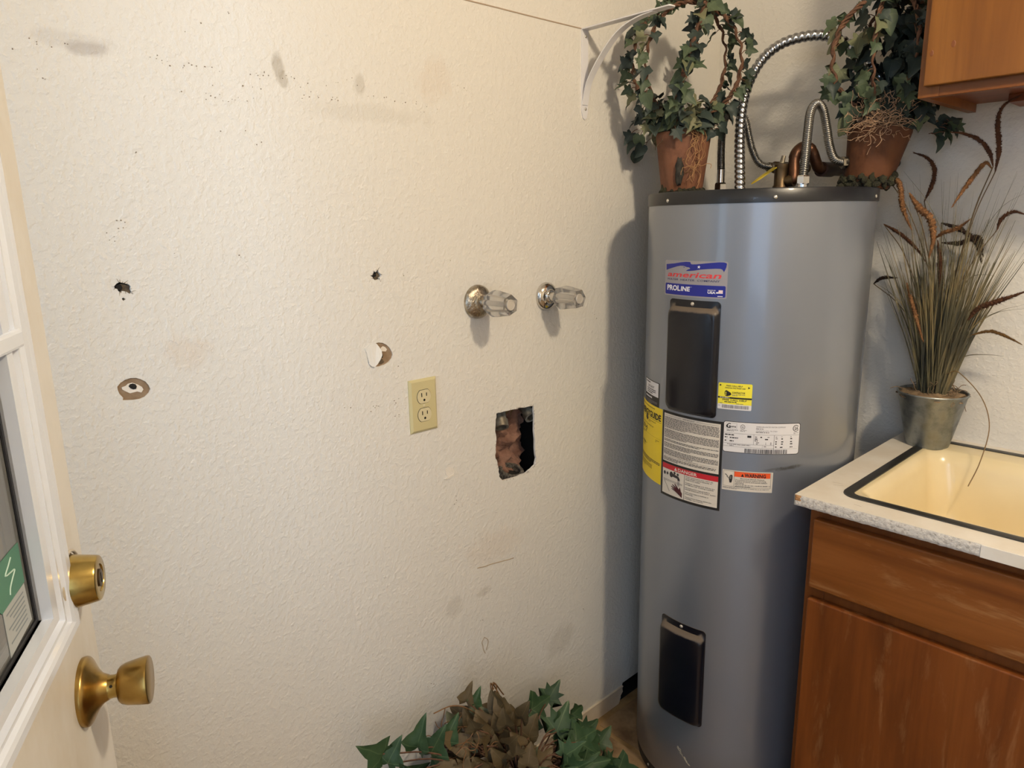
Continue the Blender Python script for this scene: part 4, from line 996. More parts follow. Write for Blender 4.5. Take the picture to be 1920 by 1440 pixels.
bm = NB(); P = [Vector(p) for p in ((.490, -.196, 1.606), (.486, -.198, 1.6265), (.470, -.204, 1.6285), (.44, -.22, 1.6280))]; ribbon(bm, P, [.011, .012, .010, .007], (.5, .86, 0)); bmesh.ops.solidify(bm, geom=bm.faces[:], thickness=.0028); obj('lever', fix(bm), M_yellow, t)
# relief valve with copper discharge pipe
t = thing('relief_valve', 'brass relief valve with copper elbows on top of the heater', 'valve', (.336, -.25, ZC))
bm = NB(); lathe(bm, [(-.005, .0145), (.004, .0180), (.014, .0185), (.018, .0160), (.055, .0160), (.060, .0175), (.066, .0175), (.068, .012)], (.336, -.25, ZC), n=28)
obj('valve_body', fix(bm), M_brassdull, t, smooth=True, angle=35)
bm = NB(); lathe(bm, [(0, .011), (.016, .011), (.017, .0145), (.030, .0145)], (.340, -.25, 1.538), (1, 0, 0), 20); obj('outlet_collar', fix(bm), M_brassdull, t, smooth=True, angle=35)
bm = NB(); pth = crom([(.362, -.250, 1.540), (.3665, -.249, 1.5415), (.366, -.246, 1.555), (.3615, -.24, 1.582), (.363, -.232, 1.603), (.376, -.222, 1.615), (.390, -.212, 1.605), (.3965, -.20, 1.580), (.398, -.185, 1.5665), (.402, -.16, 1.565)], 8)
tube(bm, pth, lambda i, a: .0128 if not (26 < i < 48) else .0142, 16)
obj('copper_pipe', fix(bm), M_copper, t, smooth=True, angle=50)
bm = NB(); lathe(bm, [(0, .0175), (.05, .0175), (.06, .014), (.17, .014)], (.3985, -.175, 1.5645), (.06, 1, 0), 24); obj('union', fix(bm), mat('dark_union', srgb(58, 40, 36), .4, .5), t, smooth=True, angle=35)
bm = NB(); lathe(bm, [(0, .030), (.003, .029), (.009, .022), (.011, .018)], (.409, 0, 1.564), (0, -1, 0), 32); obj('escutcheon', fix(bm), M_chrome, t, smooth=True, angle=40)
bm = NB()
prism(bm, [(0, -.009), (.06, -.0085), (.082, -.005), (.090, 0), (.082, .005), (.06, .0085), (0, .009)], (.333, -.248, 1.5785), Vector((-.5, -.86, -.62)).normalized(), Vector((.86, -.5, 0)), Vector((-.27, -.5, .82)), .0022)
obj('test_lever', fix(bm), M_yellow, t)
bm = NB(); lathe(bm, [(0, .006), (.02, .005)], (.336, -.25, 1.577), (.1, .2, 1), 12); obj('lever_pin', fix(bm), M_stub, t)

# ------------------------------------------------------------------ counter, sink, base cabinet
XL, YF, ZCT = .5951, -.6174, .9067
SX0, SX1, SY0, SY1 = .657, 1.285, -.562, -.030
TXR = 1.62
ct = thing('countertop', 'white laminate countertop with rough painted chipboard edge', 'countertop', (XL, -.3, .8835))
bm = NB(); es = []
for P in ([(XL, YF), (TXR, YF), (TXR, 0), (XL, 0)], rrect(SX0 + .008, SY0 + .008, SX1 - .008, SY1 - .008, .03, 6)):
    vs = [bm.verts.new((x, y, ZCT)) for x, y in P]; es += [bm.edges.new((vs[i], vs[(i + 1) % len(vs)])) for i in range(len(vs))]
bmesh.ops.triangle_fill(bm, use_beauty=True, edges=es, normal=(0, 0, 1))
r = bmesh.ops.extrude_face_region(bm, geom=bm.faces[:]); bmesh.ops.translate(bm, verts=[g for g in r['geom'] if isinstance(g, bmesh.types.BMVert)], vec=(0, 0, -.0215))
slab = obj('laminate_slab', fix(bm), M_lam, ct)
# rough front edge: displaced strip, chipped at the left corner
bm = NB(); n = 200; m = 6; X0, X1 = XL + .0004, .9205; g = []
for i in range(n + 1):
    row = []
    for j in range(m + 1):
        x = X0 + (X1 - X0) * i / n; z = ZCT - .0006 - .0225 * j / m
        d = .0016 + .0010 * mnoise.noise((x * 160, z * 200, 0)) + .0008 * mnoise.noise((x * 420, z * 420, 3))
        if i == 0 or j in (0, m): d = -.001 if j else .0002
        row.append(bm.verts.new((x, YF - max(d, -.001), z + (.0012 * mnoise.noise((x * 90, 7, 0)) if j == m else 0))))
    g.append(row)
for i in range(n):
    for j in range(m):
        f = bm.faces.new((g[i][j], g[i][j + 1], g[i + 1][j + 1], g[i + 1][j]))
        x = X0 + (X1 - X0) * i / n
        if x < XL + .012 + .006 * mnoise.noise((j * .9, 2, 0)) and j < 3: f.material_index = 1
obj('rough_edge', fix(bm), [M_edge, M_edgechip], ct, smooth=True)
bm = NB(); box(bm, (.9215, YF - .0018, ZCT - .0232), (TXR, YF + .001, ZCT - .0004), .0006); obj('edge_band', bm, M_lam, ct)
bm = NB(); box(bm, (XL - .0006, YF, ZCT - .0225), (XL + .001, 0, ZCT - .0004)); obj('edge_band', bm, M_lam, ct)
bm = NB()
for a, b in (((XL + .02, YF + .02), (SX0 + .01, -.002)), ((SX1 - .01, YF + .02), (TXR, -.002)), ((SX0 + .01, YF + .02), (SX1 - .01, SY0 + .01))): box(bm, (*a, .8805), (*b, .8852))
obj('substrate', bm, M_edgechip, ct)
bm = NB(); stroke_pts = [(.62, -.50, .64, -.497), (.628, -.515, .645, -.505), (.70, -.59, .715, -.592)]
for a, b, c, d in stroke_pts: face(bm, [(a, b, ZCT + .0002), (c, d - .001, ZCT + .0002), (c, d, ZCT + .0002), (a, b + .001, ZCT + .0002)])
obj('scuff', fix(bm), mat('scuff_grey', srgb(170, 160, 148), .8), ct)

sk = thing('utility_sink', 'cream enamel sink with dark rim set in the countertop', 'sink', ((SX0 + SX1) / 2, (SY0 + SY1) / 2, .70))
def ringloop(bm, P, z): return [bm.verts.new((x, y, z)) for x, y in P]
bm = NB()
rp = lambda i, r: rrect(SX0 + i, SY0 + i, SX1 - i, SY1 - i, max(.004, r), 8)
L4 = [ringloop(bm, rp(0, .034), ZCT), ringloop(bm, rp(.0004, .034), ZCT + .0022), ringloop(bm, rp(.010, .026), ZCT + .0034), ringloop(bm, rp(.019, .018), ZCT + .0022), ringloop(bm, rp(.0196, .018), ZCT - .002)]
for p, q in zip(L4, L4[1:]):
    for i in range(len(p)): bm.faces.new((p[i], p[(i + 1) % len(p)], q[(i + 1) % len(q)], q[i]))
obj('rim_ring', fix(bm), M_ring, sk, smooth=True, angle=40)
bm = NB(); bx0, bx1, by0, by1 = SX0 + .0195, SX1 - .0195, SY0 + .0195, SY1 - .0195
rings = [ringloop(bm, rrect(bx0, by0, bx1, by1, .018, 8), ZCT + .0005)]
for (il, if_, ib, z, r) in ((.006, .004, .055, ZCT + .0012, .03), (.010, .007, .062, ZCT - .001, .034), (.017, .013, .070, ZCT - .010, .040), (.024, .020, .077, ZCT - .030, .046), (.040, .034, .090, ZCT - .13, .056), (.052, .044, .10, ZCT - .185, .062), (.075, .065, .12, ZCT - .205, .06), (.13, .12, .17, ZCT - .212, .05)):
    rings.append(ringloop(bm, rrect(bx0 + il, by0 + if_, bx1 - il, by1 - ib, r, 8), z))
for p, q in zip(rings, rings[1:]):
    for i in range(len(p)): bm.faces.new((p[i], p[(i + 1) % len(p)], q[(i + 1) % len(q)], q[i]))
bm.faces.new(rings[-1])
for f in bm.faces: f.normal_update()
obj('basin', fix(bm), M_sink, sk, smooth=True, angle=60)
bm = NB(); lathe(bm, [(0, .045), (.003, .044), (.003, .03), (.0, .028)], (.97, -.30, ZCT - .2115), n=28); obj('drain', fix(bm), M_chrome, sk, smooth=True, angle=40)

bc = thing('base_cabinet', 'brown stained wooden base cabinet under the sink', 'cabinet', (.617, -.30, 0))
CX0, CX1, CYF = .6171, 1.60, -.5874
bm = NB()
box(bm, (CX0, CYF + .019, .0), (CX0 + .016, -.002, .8795)); box(bm, (CX1 - .016, CYF + .019, 0), (CX1, -.002, .8795)); box(bm, (CX0 + .016, CYF + .03, .09), (CX1 - .016, -.002, .105)); box(bm, (CX0 + .016, -.008, .105), (CX1 - .016, -.002, .8795))
obj('carcass', bm, M_woodca, bc)
bm = NB()
box(bm, (CX0, CYF, .09), (CX0 + .04, CYF + .019, .8795), .0015); box(bm, (CX1 - .04, CYF, .09), (CX1, CYF + .019, .8795), .0015)
box(bm, (CX0 + .04, CYF, .835), (CX1 - .04, CYF + .019, .8795), .0015); box(bm, (CX0 + .04, CYF, .665), (CX1 - .04, CYF + .019, .72), .0015); box(bm, (CX0 + .04, CYF, .09), (CX1 - .04, CYF + .019, .13), .0015)
obj('face_frame', bm, M_woodca, bc)
bm = NB(); box(bm, (CX0 + .016, CYF + .06, 0), (CX1 - .016, CYF + .075, .092)); obj('toe_kick', bm, M_woodca, bc)
bm = NB(); box(bm, (.632, -.607, .711), (1.585, CYF, .8606), .003, 3); obj('drawer_front', bm, M_wooddr, bc)
for x0, x1 in ((.6315, 1.105), (1.112, 1.585)):
    bm = NB(); box(bm, (x0, -.607, .115), (x1, CYF, .6855), .003, 3); obj('cabinet_door', bm, M_wooddo, bc)

# ------------------------------------------------------------------ wall cabinet
uc = thing('wall_cabinet', 'honey wooden wall cabinet above the sink', 'cabinet', (.652, -.002, 1.678))
UX0, UX1, UYF, UZ0, UZ1 = .652, 1.55, -.33, 1.6776, 2.38
bm = NB()
box(bm, (UX0, UYF + .019, UZ0), (UX0 + .016, -.001, UZ1)); box(bm, (UX1 - .016, UYF + .019, UZ0), (UX1, -.001, UZ1)); box(bm, (UX0, UYF + .019, UZ1 - .016), (UX1, -.001, UZ1)); 
obj('carcass', bm, M_woodfrz, uc)
bm = NB(); box(bm, (UX0 + .016, UYF + .019, UZ0 + .018), (UX1 - .016, -.001, UZ0 + .03)); box(bm, (UX0 + .10, -.10, UZ0 + .002), (UX1 - .016, -.001, UZ0 + .018), .001); obj('bottom_panel', bm, M_woodun, uc)
for x in (UX0, UX1 - .038):
    bm = NB(); box(bm, (x, UYF, UZ0), (x + .038, UYF + .019, UZ1), .001); obj('stile', bm, M_woodfrz, uc)
for z in (UZ0, UZ1 - .038):
    bm = NB(); box(bm, (UX0 + .038, UYF, z), (UX1 - .038, UYF + .019, z + .038), .001); obj('rail', bm, M_woodfr, uc)
for x0, x1 in ((.6655, 1.098), (1.104, 1.537)):
    bm = NB(); box(bm, (x0, -.3475, 1.697), (x1, UYF - .0005, 2.365), .002, 2); d = obj('cabinet_door', bm, M_woodup, uc)
    if x0 < .7:
        for (x, z, s) in ((.6755, 1.7555, .0035), (.7115, 1.7660, .004)):
            bm = NB(); lathe(bm, [(0, s), (.0006, s * .7)], (x, -.3475, z), (0, -1, .0), 12); bmesh.ops.scale(bm, vec=(1, 1, 1.7), verts=bm.verts, space=Matrix.Translation((-x, 0, -z))); obj('knot', fix(bm), mat('wood_knot', srgb(112, 62, 26), .6), d)

# ------------------------------------------------------------------ plants
LB = {}
def leaf_mesh(name, kind, m):
    lob = {'lobed': [(.10, -.10), (.30, -.14), (.36, .02), (.30, .12), (.60, .24), (.44, .40), (.24, .46), (.20, .62), (.10, .84)],
           'star': [(.08, -.06), (.30, -.16), (.26, .08), (.62, .18), (.34, .32), (.46, .60), (.22, .52), (.12, .74), (.07, .9)],
           'round': [(.14, -.12), (.32, -.12), (.46, .06), (.48, .28), (.42, .50), (.34, .62), (.24, .78), (.14, .90), (.06, .97)],
           'fold': [(.08, -.08), (.26, -.10), (.30, .10), (.46, .26), (.34, .44), (.20, .56), (.16, .72), (.08, .9)]}[kind]
    fold = {'lobed': .30, 'star': .22, 'round': .42, 'fold': .95}[kind]; curl = {'lobed': .28, 'star': .2, 'round': .45, 'fold': .35}[kind]
    mid = [(0, 0), (0, .25), (0, .5), (0, .75), (0, 1.0)]
    zf = lambda x, y: fold * abs(x) - curl * max(0, y) ** 2 + .06 * math.sin(9 * y + 5 * x)
    bm = NB(); mv = [bm.verts.new((x, y, zf(x, y))) for x, y in mid]
    for sg in (1, -1):
        ov = [bm.verts.new((sg * x, y, zf(x, y))) for x, y in lob]
        L = [mv[0]] + ov + [mv[4], mv[3], mv[2], mv[1]]
        f = bm.faces.new(L if sg > 0 else L[::-1])
    bmesh.ops.triangulate(bm, faces=bm.faces[:], ngon_method='BEAUTY')
    me = bpy.data.meshes.new(name); bm.to_mesh(me); bm.free(); me.materials.append(m)
    me.polygons.foreach_set('use_smooth', [True] * len(me.polygons))
    return me
def leaf_mat(name, c1, c2, vein, rough=.55):
    t = NT(name); t.set(Roughness=rough, Specular_IOR_Level=.3)
    co = t.co(); sep = t.n('ShaderNodeSeparateXYZ'); t.l(co, sep.inputs[0])
    rn = t.n('ShaderNodeObjectInfo')
    c = t.mix(rn.outputs['Random'], c1, c2)
    c = t.mix(t.math('MULTIPLY', t.noise(4, 3), .4), c, vein)
    ax = t.math('ABSOLUTE', sep.outputs[0])
    v1 = t.math('LESS_THAN', ax, .014)
    v2 = t.math('LESS_THAN', t.math('ABSOLUTE', t.math('SUBTRACT', t.math('MULTIPLY', sep.outputs[1], 1.0), t.math('ADD', t.math('MULTIPLY', ax, .55), .02))), .014)
    c = t.mix(t.math('MULTIPLY', t.math('MAXIMUM', v1, v2), .55), c, vein)
    t.color(c); return t.m
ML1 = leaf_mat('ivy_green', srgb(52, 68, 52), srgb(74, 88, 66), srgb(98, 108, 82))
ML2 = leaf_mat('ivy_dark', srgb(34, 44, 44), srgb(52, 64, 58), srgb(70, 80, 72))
ML3 = leaf_mat('ivy_pale', srgb(92, 100, 76), srgb(116, 114, 84), srgb(132, 132, 102))
ML4 = leaf_mat('ivy_rich_green', srgb(24, 54, 36), srgb(42, 70, 42), srgb(92, 112, 76), .45)
ML5 = leaf_mat('ivy_dried', srgb(62, 54, 36), srgb(94, 78, 52), srgb(112, 96, 68))
K = ('lobed', 'star', 'round', 'fold')
for key, m in (('a', ML1), ('b', ML2), ('c', ML3), ('d', ML4), ('e', ML5)):
    LB[key] = [leaf_mesh('ivy_leaf', k, m) for k in K]
def leaf(parent, p, direc, normal, size, key, kind=None, rnd=random):
    d = Vector(direc).normalized(); n = Vector(normal); n = (n - d * n.dot(d))
    n = n.normalized() if n.length > 1e-4 else frame(d)[1]
    x = d.cross(n)
    M = Matrix(((x.x, d.x, n.x, 0), (x.y, d.y, n.y, 0), (x.z, d.z, n.z, 0), (0, 0, 0, 1)))
    o = bpy.data.objects.new('leaf', LB[key][kind if kind is not None else rnd.choice((0, 0, 0, 1, 2, 3))])
    COL.objects.link(o); o.parent = parent
    o.matrix_local = Matrix.Translation(Vector(p) - ORG[parent.name]) @ M @ Matrix.Diagonal((size, size, size, 1))
    return o
CAMV = Vector((.64, -.75, .1)).normalized()       # towards the open room, where the leaves face
M_vine = mat('brown_vine', srgb(112, 78, 56), .8, var=60, c2=srgb(78, 52, 38), bump=(150, .5, .003))
M_moss = mat('dry_moss', srgb(146, 124, 96), .9, var=90, c2=srgb(112, 90, 66))
M_raff = mat('raffia', srgb(166, 126, 84), .75)
M_greenmoss = mat('green_moss', srgb(54, 54, 34), .95, var=60, c2=srgb(34, 32, 24), bump=(140, .9, .008))
def rustic(name, c1, c2, c3):
    t = NT(name); t.set(Roughness=.75)
    t.color(t.ramp(t.noise(14, 5, .65, t.co((1, 1, .8))), [(.3, c1), (.5, c2), (.72, c3)])); t.bump(t.noise(40, 4), .4, .004); return t.m
M_pot = rustic('weathered_clay', srgb(92, 56, 36), srgb(122, 80, 58), srgb(116, 70, 38))
M_pot2 = rustic('rust_brown_clay', srgb(64, 36, 18), srgb(92, 53, 27), srgb(104, 62, 32))
def twist_vine(bm, P, r, strands=3, tw=2 * PI / .045, closed=False):
    C = crom(P, 10, closed); C = resample(C + ([C[0]] if closed else []), .006)
    for s in range(strands):
        Q = []; acc = 0; _, u, _ = frame((C[1] - C[0]))
        for i, c in enumerate(C):
            t = (C[min(i + 1, len(C) - 1)] - C[max(i - 1, 0)]).normalized(); u = (u - t * u.dot(t)).normalized(); v = t.cross(u)
            if i: acc += (C[i] - C[i - 1]).length
            a = acc * tw * (1 + .12 * s) + 2 * PI * s / strands
            rr = r * (.75 + .5 * mnoise.noise((acc * 30, s * 7, 1)))
            Q.append(c + (u * math.cos(a) + v * math.sin(a)) * rr)
        tube(bm, Q, r * .62, 5)
def hoop(c, rad, az, tilt=0, n=22, zs=1.0):
    """circle standing on edge; its plane contains the vertical and the direction az"""
    e = Vector((math.cos(az), math.sin(az), 0)); k = Vector((-math.sin(az), math.cos(az), 0)); upv = (Vector((0, 0, 1)) * math.cos(tilt) + k * math.sin(tilt))
    return [Vector(c) + e * rad * math.sin(2 * PI * i / n) - upv * rad * zs * math.cos(2 * PI * i / n) for i in range(n)]
def tangle(bm, c, rx, ry, rz, n, r, rnd, length=(.05, .12), wig=.02):
    for _ in range(n):
        p = Vector(c) + Vector((rnd.uniform(-rx, rx), rnd.uniform(-ry, ry), rnd.uniform(0, rz)))
        d = Vector((rnd.uniform(-1, 1), rnd.uniform(-1, 1), rnd.uniform(-.6, .6))).normalized(); P = [p.copy()]
        for k in range(7):
            d = (d + Vector((rnd.uniform(-1, 1), rnd.uniform(-1, 1), rnd.uniform(-1, 1))) * .9).normalized(); p = p + d * rnd.uniform(*length) / 7
            P.append(p.copy())
        tube(bm, crom(P, 3), r, 4, caps=False)
def lump(bm, c, rx, ry, rz, seed, amp=.35, sub=3, mi=0):
    r = bmesh.ops.create_icosphere(bm, subdivisions=sub, radius=1)
    for v in r['verts']:
        k = 1 + amp * mnoise.noise(v.co * 2.2 + Vector((seed, seed * .7, 0))) + amp * .4 * mnoise.noise(v.co * 6 + Vector((0, seed, 1)))
        v.co = Vector(c) + Vector((v.co.x * rx * k, v.co.y * ry * k, v.co.z * rz * k))

# --- ivy topiary on the left of the heater top
rnd = random.Random(11)
P1 = Vector((.152, -.395, ZC))
t1 = thing('ivy_topiary', 'open globe of ivy on vine hoops in a clay pot beside the shelf bracket', 'plant', P1)
bm = NB(); lathe(bm, [(0, .047), (.004, .0485), (.10, .0605), (.140, .0655), (.146, .0645), (.146, .058), (.135, .057)], P1, n=40, rfun=lambda k, h, r, a: r * (1 + .02 * math.sin(3 * a + 1) + .012 * math.sin(7 * a)))
obj('pot', fix(bm), M_pot, t1, smooth=True, angle=50)
bm = NB(); lump(bm, P1 + Vector((.024, -.048, .056)), .010, .010, .036, 3.1)
obj('bark_patch', bm, mat('grey_bark', srgb(62, 58, 52), .9, var=80, c2=srgb(40, 38, 34)), t1, smooth=True)
bm = NB()
for a in range(0, 360, 12): lump(bm, P1 + Vector((.050 * math.cos(R(a)), .050 * math.sin(R(a)), rnd.uniform(.002, .010))), rnd.uniform(.004, .009), rnd.uniform(.004, .009), rnd.uniform(.004, .018 if a % 60 < 24 else .009), a * .1, .6, sub=2)
obj('moss', bm, M_greenmoss, t1, smooth=True)
bm = NB(); lump(bm, P1 + Vector((0, 0, .138)), .055, .055, .016, 7); tangle(bm, P1 + Vector((-.03, 0, .15)), .05, .05, .02, 30, .0008, rnd)
obj('moss_fill', bm, M_moss, t1, smooth=True, kind='stuff')
bm = NB()
for k in range(10):   # raffia strings hanging on the right side of the pot
    a = R(rnd.uniform(-44, -5)); b = P1 + Vector((math.cos(a), math.sin(a), 0)) * .068 + Vector((0, 0, .150)); P = [b]
    d = rnd.uniform(.05, .15)
    for j in range(1, 7):
        z = .150 - d * j / 6; rr = .052 + .0165 * z / .146 + .004 + rnd.uniform(0, .006); a2 = a + rnd.uniform(-.22, .22)
        P.append(P1 + Vector((math.cos(a2) * rr, math.sin(a2) * rr, max(.003, z))))
    tube(bm, crom(P, 4), .0007, 4)
tangle(bm, P1 + Vector((.050, -.036, .050)), .012, .012, .03, 10, .0007, rnd, (.04, .08))
obj('raffia', bm, M_raff, t1, kind='stuff')
C1 = Vector((.1585, -.40, 1.815)); R1 = .132
hoops = [(hoop(C1, R1, R(47) + .05), .0045), (hoop(C1, R1 * 1.02, R(124) + .06, -.30), .0064), (hoop(C1, R1 * .97, R(47) + .55, -.12), .004)]
stems = []
for P, r in hoops:
    bm = NB(); twist_vine(bm, P, r, closed=True); obj('vine_hoop', bm, M_vine, t1, smooth=True); stems.append(crom(P, 4, True))
bm_tw = NB()
def leafon(t, p, cen, keys, size, rnd, tw=True, out=1.0, face=CAMV):
    o = (p - cen).normalized()
    d = (o * out + Vector((rnd.uniform(-1, 1), rnd.uniform(-1, 1), rnd.uniform(-1.1, .7))) * .9).normalized()
    q = p + d * rnd.uniform(.006, .022)
    if tw: tube(bm_tw, [p, (p + q) / 2 + Vector((0, 0, .002)), q], .0009, 4, caps=False)
    nrm = (face * 1.0 + Vector((0, 0, .5)) + Vector((rnd.uniform(-1, 1), rnd.uniform(-1, 1), rnd.uniform(-1, 1))) * .75)
    d2 = (d * .6 + Vector((rnd.uniform(-.5, .5), rnd.uniform(-.5, .5), -.55))).normalized()
    leaf(t, q, d2, nrm, size, rnd.choice(keys), None, rnd)
for si, st in enumerate(stems):
    n = (66, 96, 56)[si]
    for k in range(n):
        p = st[int((k + rnd.random() * .6) / n * len(st)) % len(st)]
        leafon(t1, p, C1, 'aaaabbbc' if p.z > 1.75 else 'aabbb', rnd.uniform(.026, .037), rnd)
for k in range(84):       # skirt of leaves over the pot rim
    a = rnd.uniform(0, 2 * PI); rr = .03 + .05 * math.sqrt(rnd.random()); p = P1 + Vector((rr * math.cos(a), rr * math.sin(a), .150 + rnd.uniform(.0, .055) - .1 * max(0, rr - .065)))
    leafon(t1, p, P1 + Vector((0, 0, .13)), 'abbbbc', rnd.uniform(.026, .038), rnd)
for k in range(8):         # low spray on the left
    p = P1 + Vector((-.06 - rnd.random() * .05, -.035 - rnd.random() * .03, .145 + rnd.uniform(-.02, .05)))
    leafon(t1, p, P1 + Vector((0, 0, .15)), 'abb', rnd.uniform(.028, .038), rnd)
obj('twig', bm_tw, M_vine, t1, kind='stuff')

# --- dense ivy topiary at the back right of the heater top
rnd = random.Random(23)
P2 = Vector((.508, -.178, ZC))
t2 = thing('ivy_topiary', 'dense dark ivy topiary in a mossy rust brown pot beside the wall cabinet', 'plant', P2)
bm = NB(); AX2 = Vector((.13, .06, 1)).normalized()
lathe(bm, [(.006, .045), (.012, .048), (.09, .060), (.132, .067), (.137, .066), (.137, .058), (.125, .057)], P2, AX2, n=40, rfun=lambda k, h, r, a: r * (1 + .025 * math.sin(3 * a + 2) + .015 * math.sin(8 * a)))
obj('pot', fix(bm), M_pot2, t2, smooth=True, angle=50)
bm = NB()
for a in range(0, 360, 8):
    rr = rnd.uniform(.045, .060); lump(bm, P2 + Vector((rr * math.cos(R(a)), rr * math.sin(R(a)), rnd.uniform(.006, .030))), rnd.uniform(.005, .012), rnd.uniform(.005, .012), rnd.uniform(.005, .015), a * .17, .6, sub=2)
obj('moss', bm, M_greenmoss, t2, smooth=True)
TP2 = P2 + AX2 * .137
bm = NB(); lump(bm, TP2 - AX2 * .008, .058, .058, .014, 9); tangle(bm, TP2 + Vector((.014, -.050, -.004)), .030, .018, .034, 240, .0007, rnd, (.05, .09))
obj('dry_moss', bm, mat('pale_spanish_moss', srgb(168, 138, 112), .85), t2, smooth=True, kind='stuff')
C2 = Vector((.525, -.165, 1.80)); R2 = .125
stems = []; bm_tw = NB()
for az, r in ((R(47) + .05, .0052), (R(47) + PI / 2, .004), (R(47) + .9, .004)):
    P = hoop(C2, R2, az); bm = NB(); twist_vine(bm, P, r, closed=True); obj('vine_hoop', bm, M_vine, t2, smooth=True); stems.append(crom(P, 4, True))
XM = .645
def clampleaf(p): return Vector((min(p.x, XM - .035 if p.z > 1.65 else .70), min(p.y, -.035), p.z))
for st in stems:
    for k in range(46):
        p = clampleaf(st[int((k + rnd.random() * .6) / 46 * len(st)) % len(st)])
        right = (p - C2).dot(Vector((.68, .73, 0)))
        if right < -.07 and rnd.random() < .45: continue
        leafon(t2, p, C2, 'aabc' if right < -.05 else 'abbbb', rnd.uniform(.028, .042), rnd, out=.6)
for k in range(215):
    u = Vector((rnd.gauss(0, 1), rnd.gauss(0, 1), rnd.gauss(0, 1))).normalized() * rnd.uniform(.35, 1.0)
    p = clampleaf(C2 + Vector((.030, .035, .0)) + Vector((u.x * .085, u.y * .085, u.z * .15)))
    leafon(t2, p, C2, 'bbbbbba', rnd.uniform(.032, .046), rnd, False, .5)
for k in range(26):
    a = rnd.uniform(0, 2 * PI); p = clampleaf(TP2 + Vector((.06 * math.cos(a), .05 * math.sin(a) + .015, rnd.uniform(.015, .05))))
    leafon(t2, p, TP2, 'abbb', rnd.uniform(.028, .040), rnd)
for k in range(9):
    p = Vector((rnd.uniform(.60, .645), rnd.uniform(-.15, -.08), rnd.uniform(1.63, 1.66)))
    leafon(t2, p, TP2, 'aabb', rnd.uniform(.03, .042), rnd)
for (x, y, z, dx, dz, s) in ((.452, -.235, 1.775, -.7, -.9, .052), (.448, -.22, 1.832, -.9, -.3, .036), (.458, -.235, 1.715, -1, .1, .042), (.475, -.24, 1.72, -.1, -1, .036), (.492, -.23, 1.735, .5, -.4, .04), (.488, -.235, 1.69, -.4, -.9, .044), (.472, -.225, 1.665, -.3, -.8, .036), (.47, -.23, 1.80, .6, .5, .03), (.485, -.23, 1.84, .1, -.8, .046), (.515, -.24, 1.845, .4, -.7, .044)):
    leaf(t2, (x, y, z), (dx * .68, dx * .5, dz), CAMV + Vector((rnd.uniform(-.4, .4), rnd.uniform(-.4, .4), .3)), s, rnd.choice('aac'), None, rnd)
obj('twig', bm_tw, M_vine, t2, kind='stuff')

# --- grass arrangement in a galvanised pot on the counter corner
rnd = random.Random(31)
P3 = Vector((.6715, -.088, ZCT))
t3 = thing('grass_arrangement', 'tall dried grass with rusty seed heads in a galvanised metal pot', 'plant', P3)
def galv():
    t = NT('galvanised_metal'); t.set(Metallic=.85, Roughness=.42)
    t.color(t.ramp(t.noise(26, 4, .6), [(.3, srgb(106, 112, 114)), (.5, srgb(146, 152, 154)), (.7, srgb(132, 134, 128))])); t.l(t.ramp(t.noise(40, 3), [(.3, (.3, .3, .3)), (.7, (.55, .55, .55))]), t.b.inputs['Roughness']); return t.m
M_galv = galv()
bm = NB(); lathe(bm, [(0, .0455), (.003, .047), (.126, .0735), (.1285, .0760), (.131, .0765), (.133, .0752), (.132, .0725), (.118, .0705)], P3, n=56)
obj('metal_pot', fix(bm), M_galv, t3, smooth=True, angle=40)
bm = NB(); lump(bm, P3 + Vector((0, 0, .122)), .068, .068, .012, 4, sub=4); tangle(bm, P3 + Vector((0, 0, .125)), .05, .05, .008, 70, .0008, rnd, (.03, .07))
obj('moss_fill', bm, M_moss, t3, smooth=True, kind='stuff')
def blade_mat():
    t = NT('dried_grass'); t.set(Roughness=.6)
    t.color(t.ramp(t.noise(22, 2, .5, t.co((1, 1, .25))), [(.34, srgb(50, 50, 38)), (.5, srgb(92, 86, 62)), (.66, srgb(126, 110, 74))])); return t.m
M_blade = blade_mat()
bm = NB()
def blade(P, w0):
    C = crom(P, 5); n = len(C)
    d = (C[-1] - C[0]); side = d.cross(Vector((.7, -.7, .1))).normalized() if d.length else Vector((1, 0, 0))
    side = (side + Vector((rnd.uniform(-.5, .5), rnd.uniform(-.5, .5), 0))).normalized()
    ribbon(bm, C, [w0 * (1 - (i / (n - 1)) ** 2 * .85) for i in range(n)], side)
top = P3 + Vector((0, 0, .12))
for k in range(230):
    a = rnd.uniform(0, 2 * PI); r0 = .030 * math.sqrt(rnd.random()); b = top + Vector((r0 * math.cos(a), r0 * math.sin(a), 0))
    L = rnd.uniform(.26, .43); lean = rnd.uniform(.03, .42); a2 = a + rnd.uniform(-.7, .7)
    dirv = Vector((math.cos(a2), math.sin(a2) * .55 - .10, 0))
    tip = b + dirv * lean * L + Vector((0, 0, L * math.sqrt(1 - lean * lean)))
    tip.y = min(tip.y, -.015)
    mid = b.lerp(tip, .5) - dirv * lean * L * rnd.uniform(.05, .16)
    if tip.x < .60 and tip.z < 1.5: tip.x = max(tip.x, .535)
    blade([b, mid, tip], rnd.uniform(.0024, .0046))
for k in range(34):     # thin spikes rising above
    a = rnd.uniform(0, 2 * PI); b = top + Vector((.02 * math.cos(a), .02 * math.sin(a), .1)); tip = top + Vector((rnd.uniform(-.08, .13), rnd.uniform(-.10, .05), rnd.uniform(.38, .52)))
    blade([b, b.lerp(tip, .5), tip], .0016)
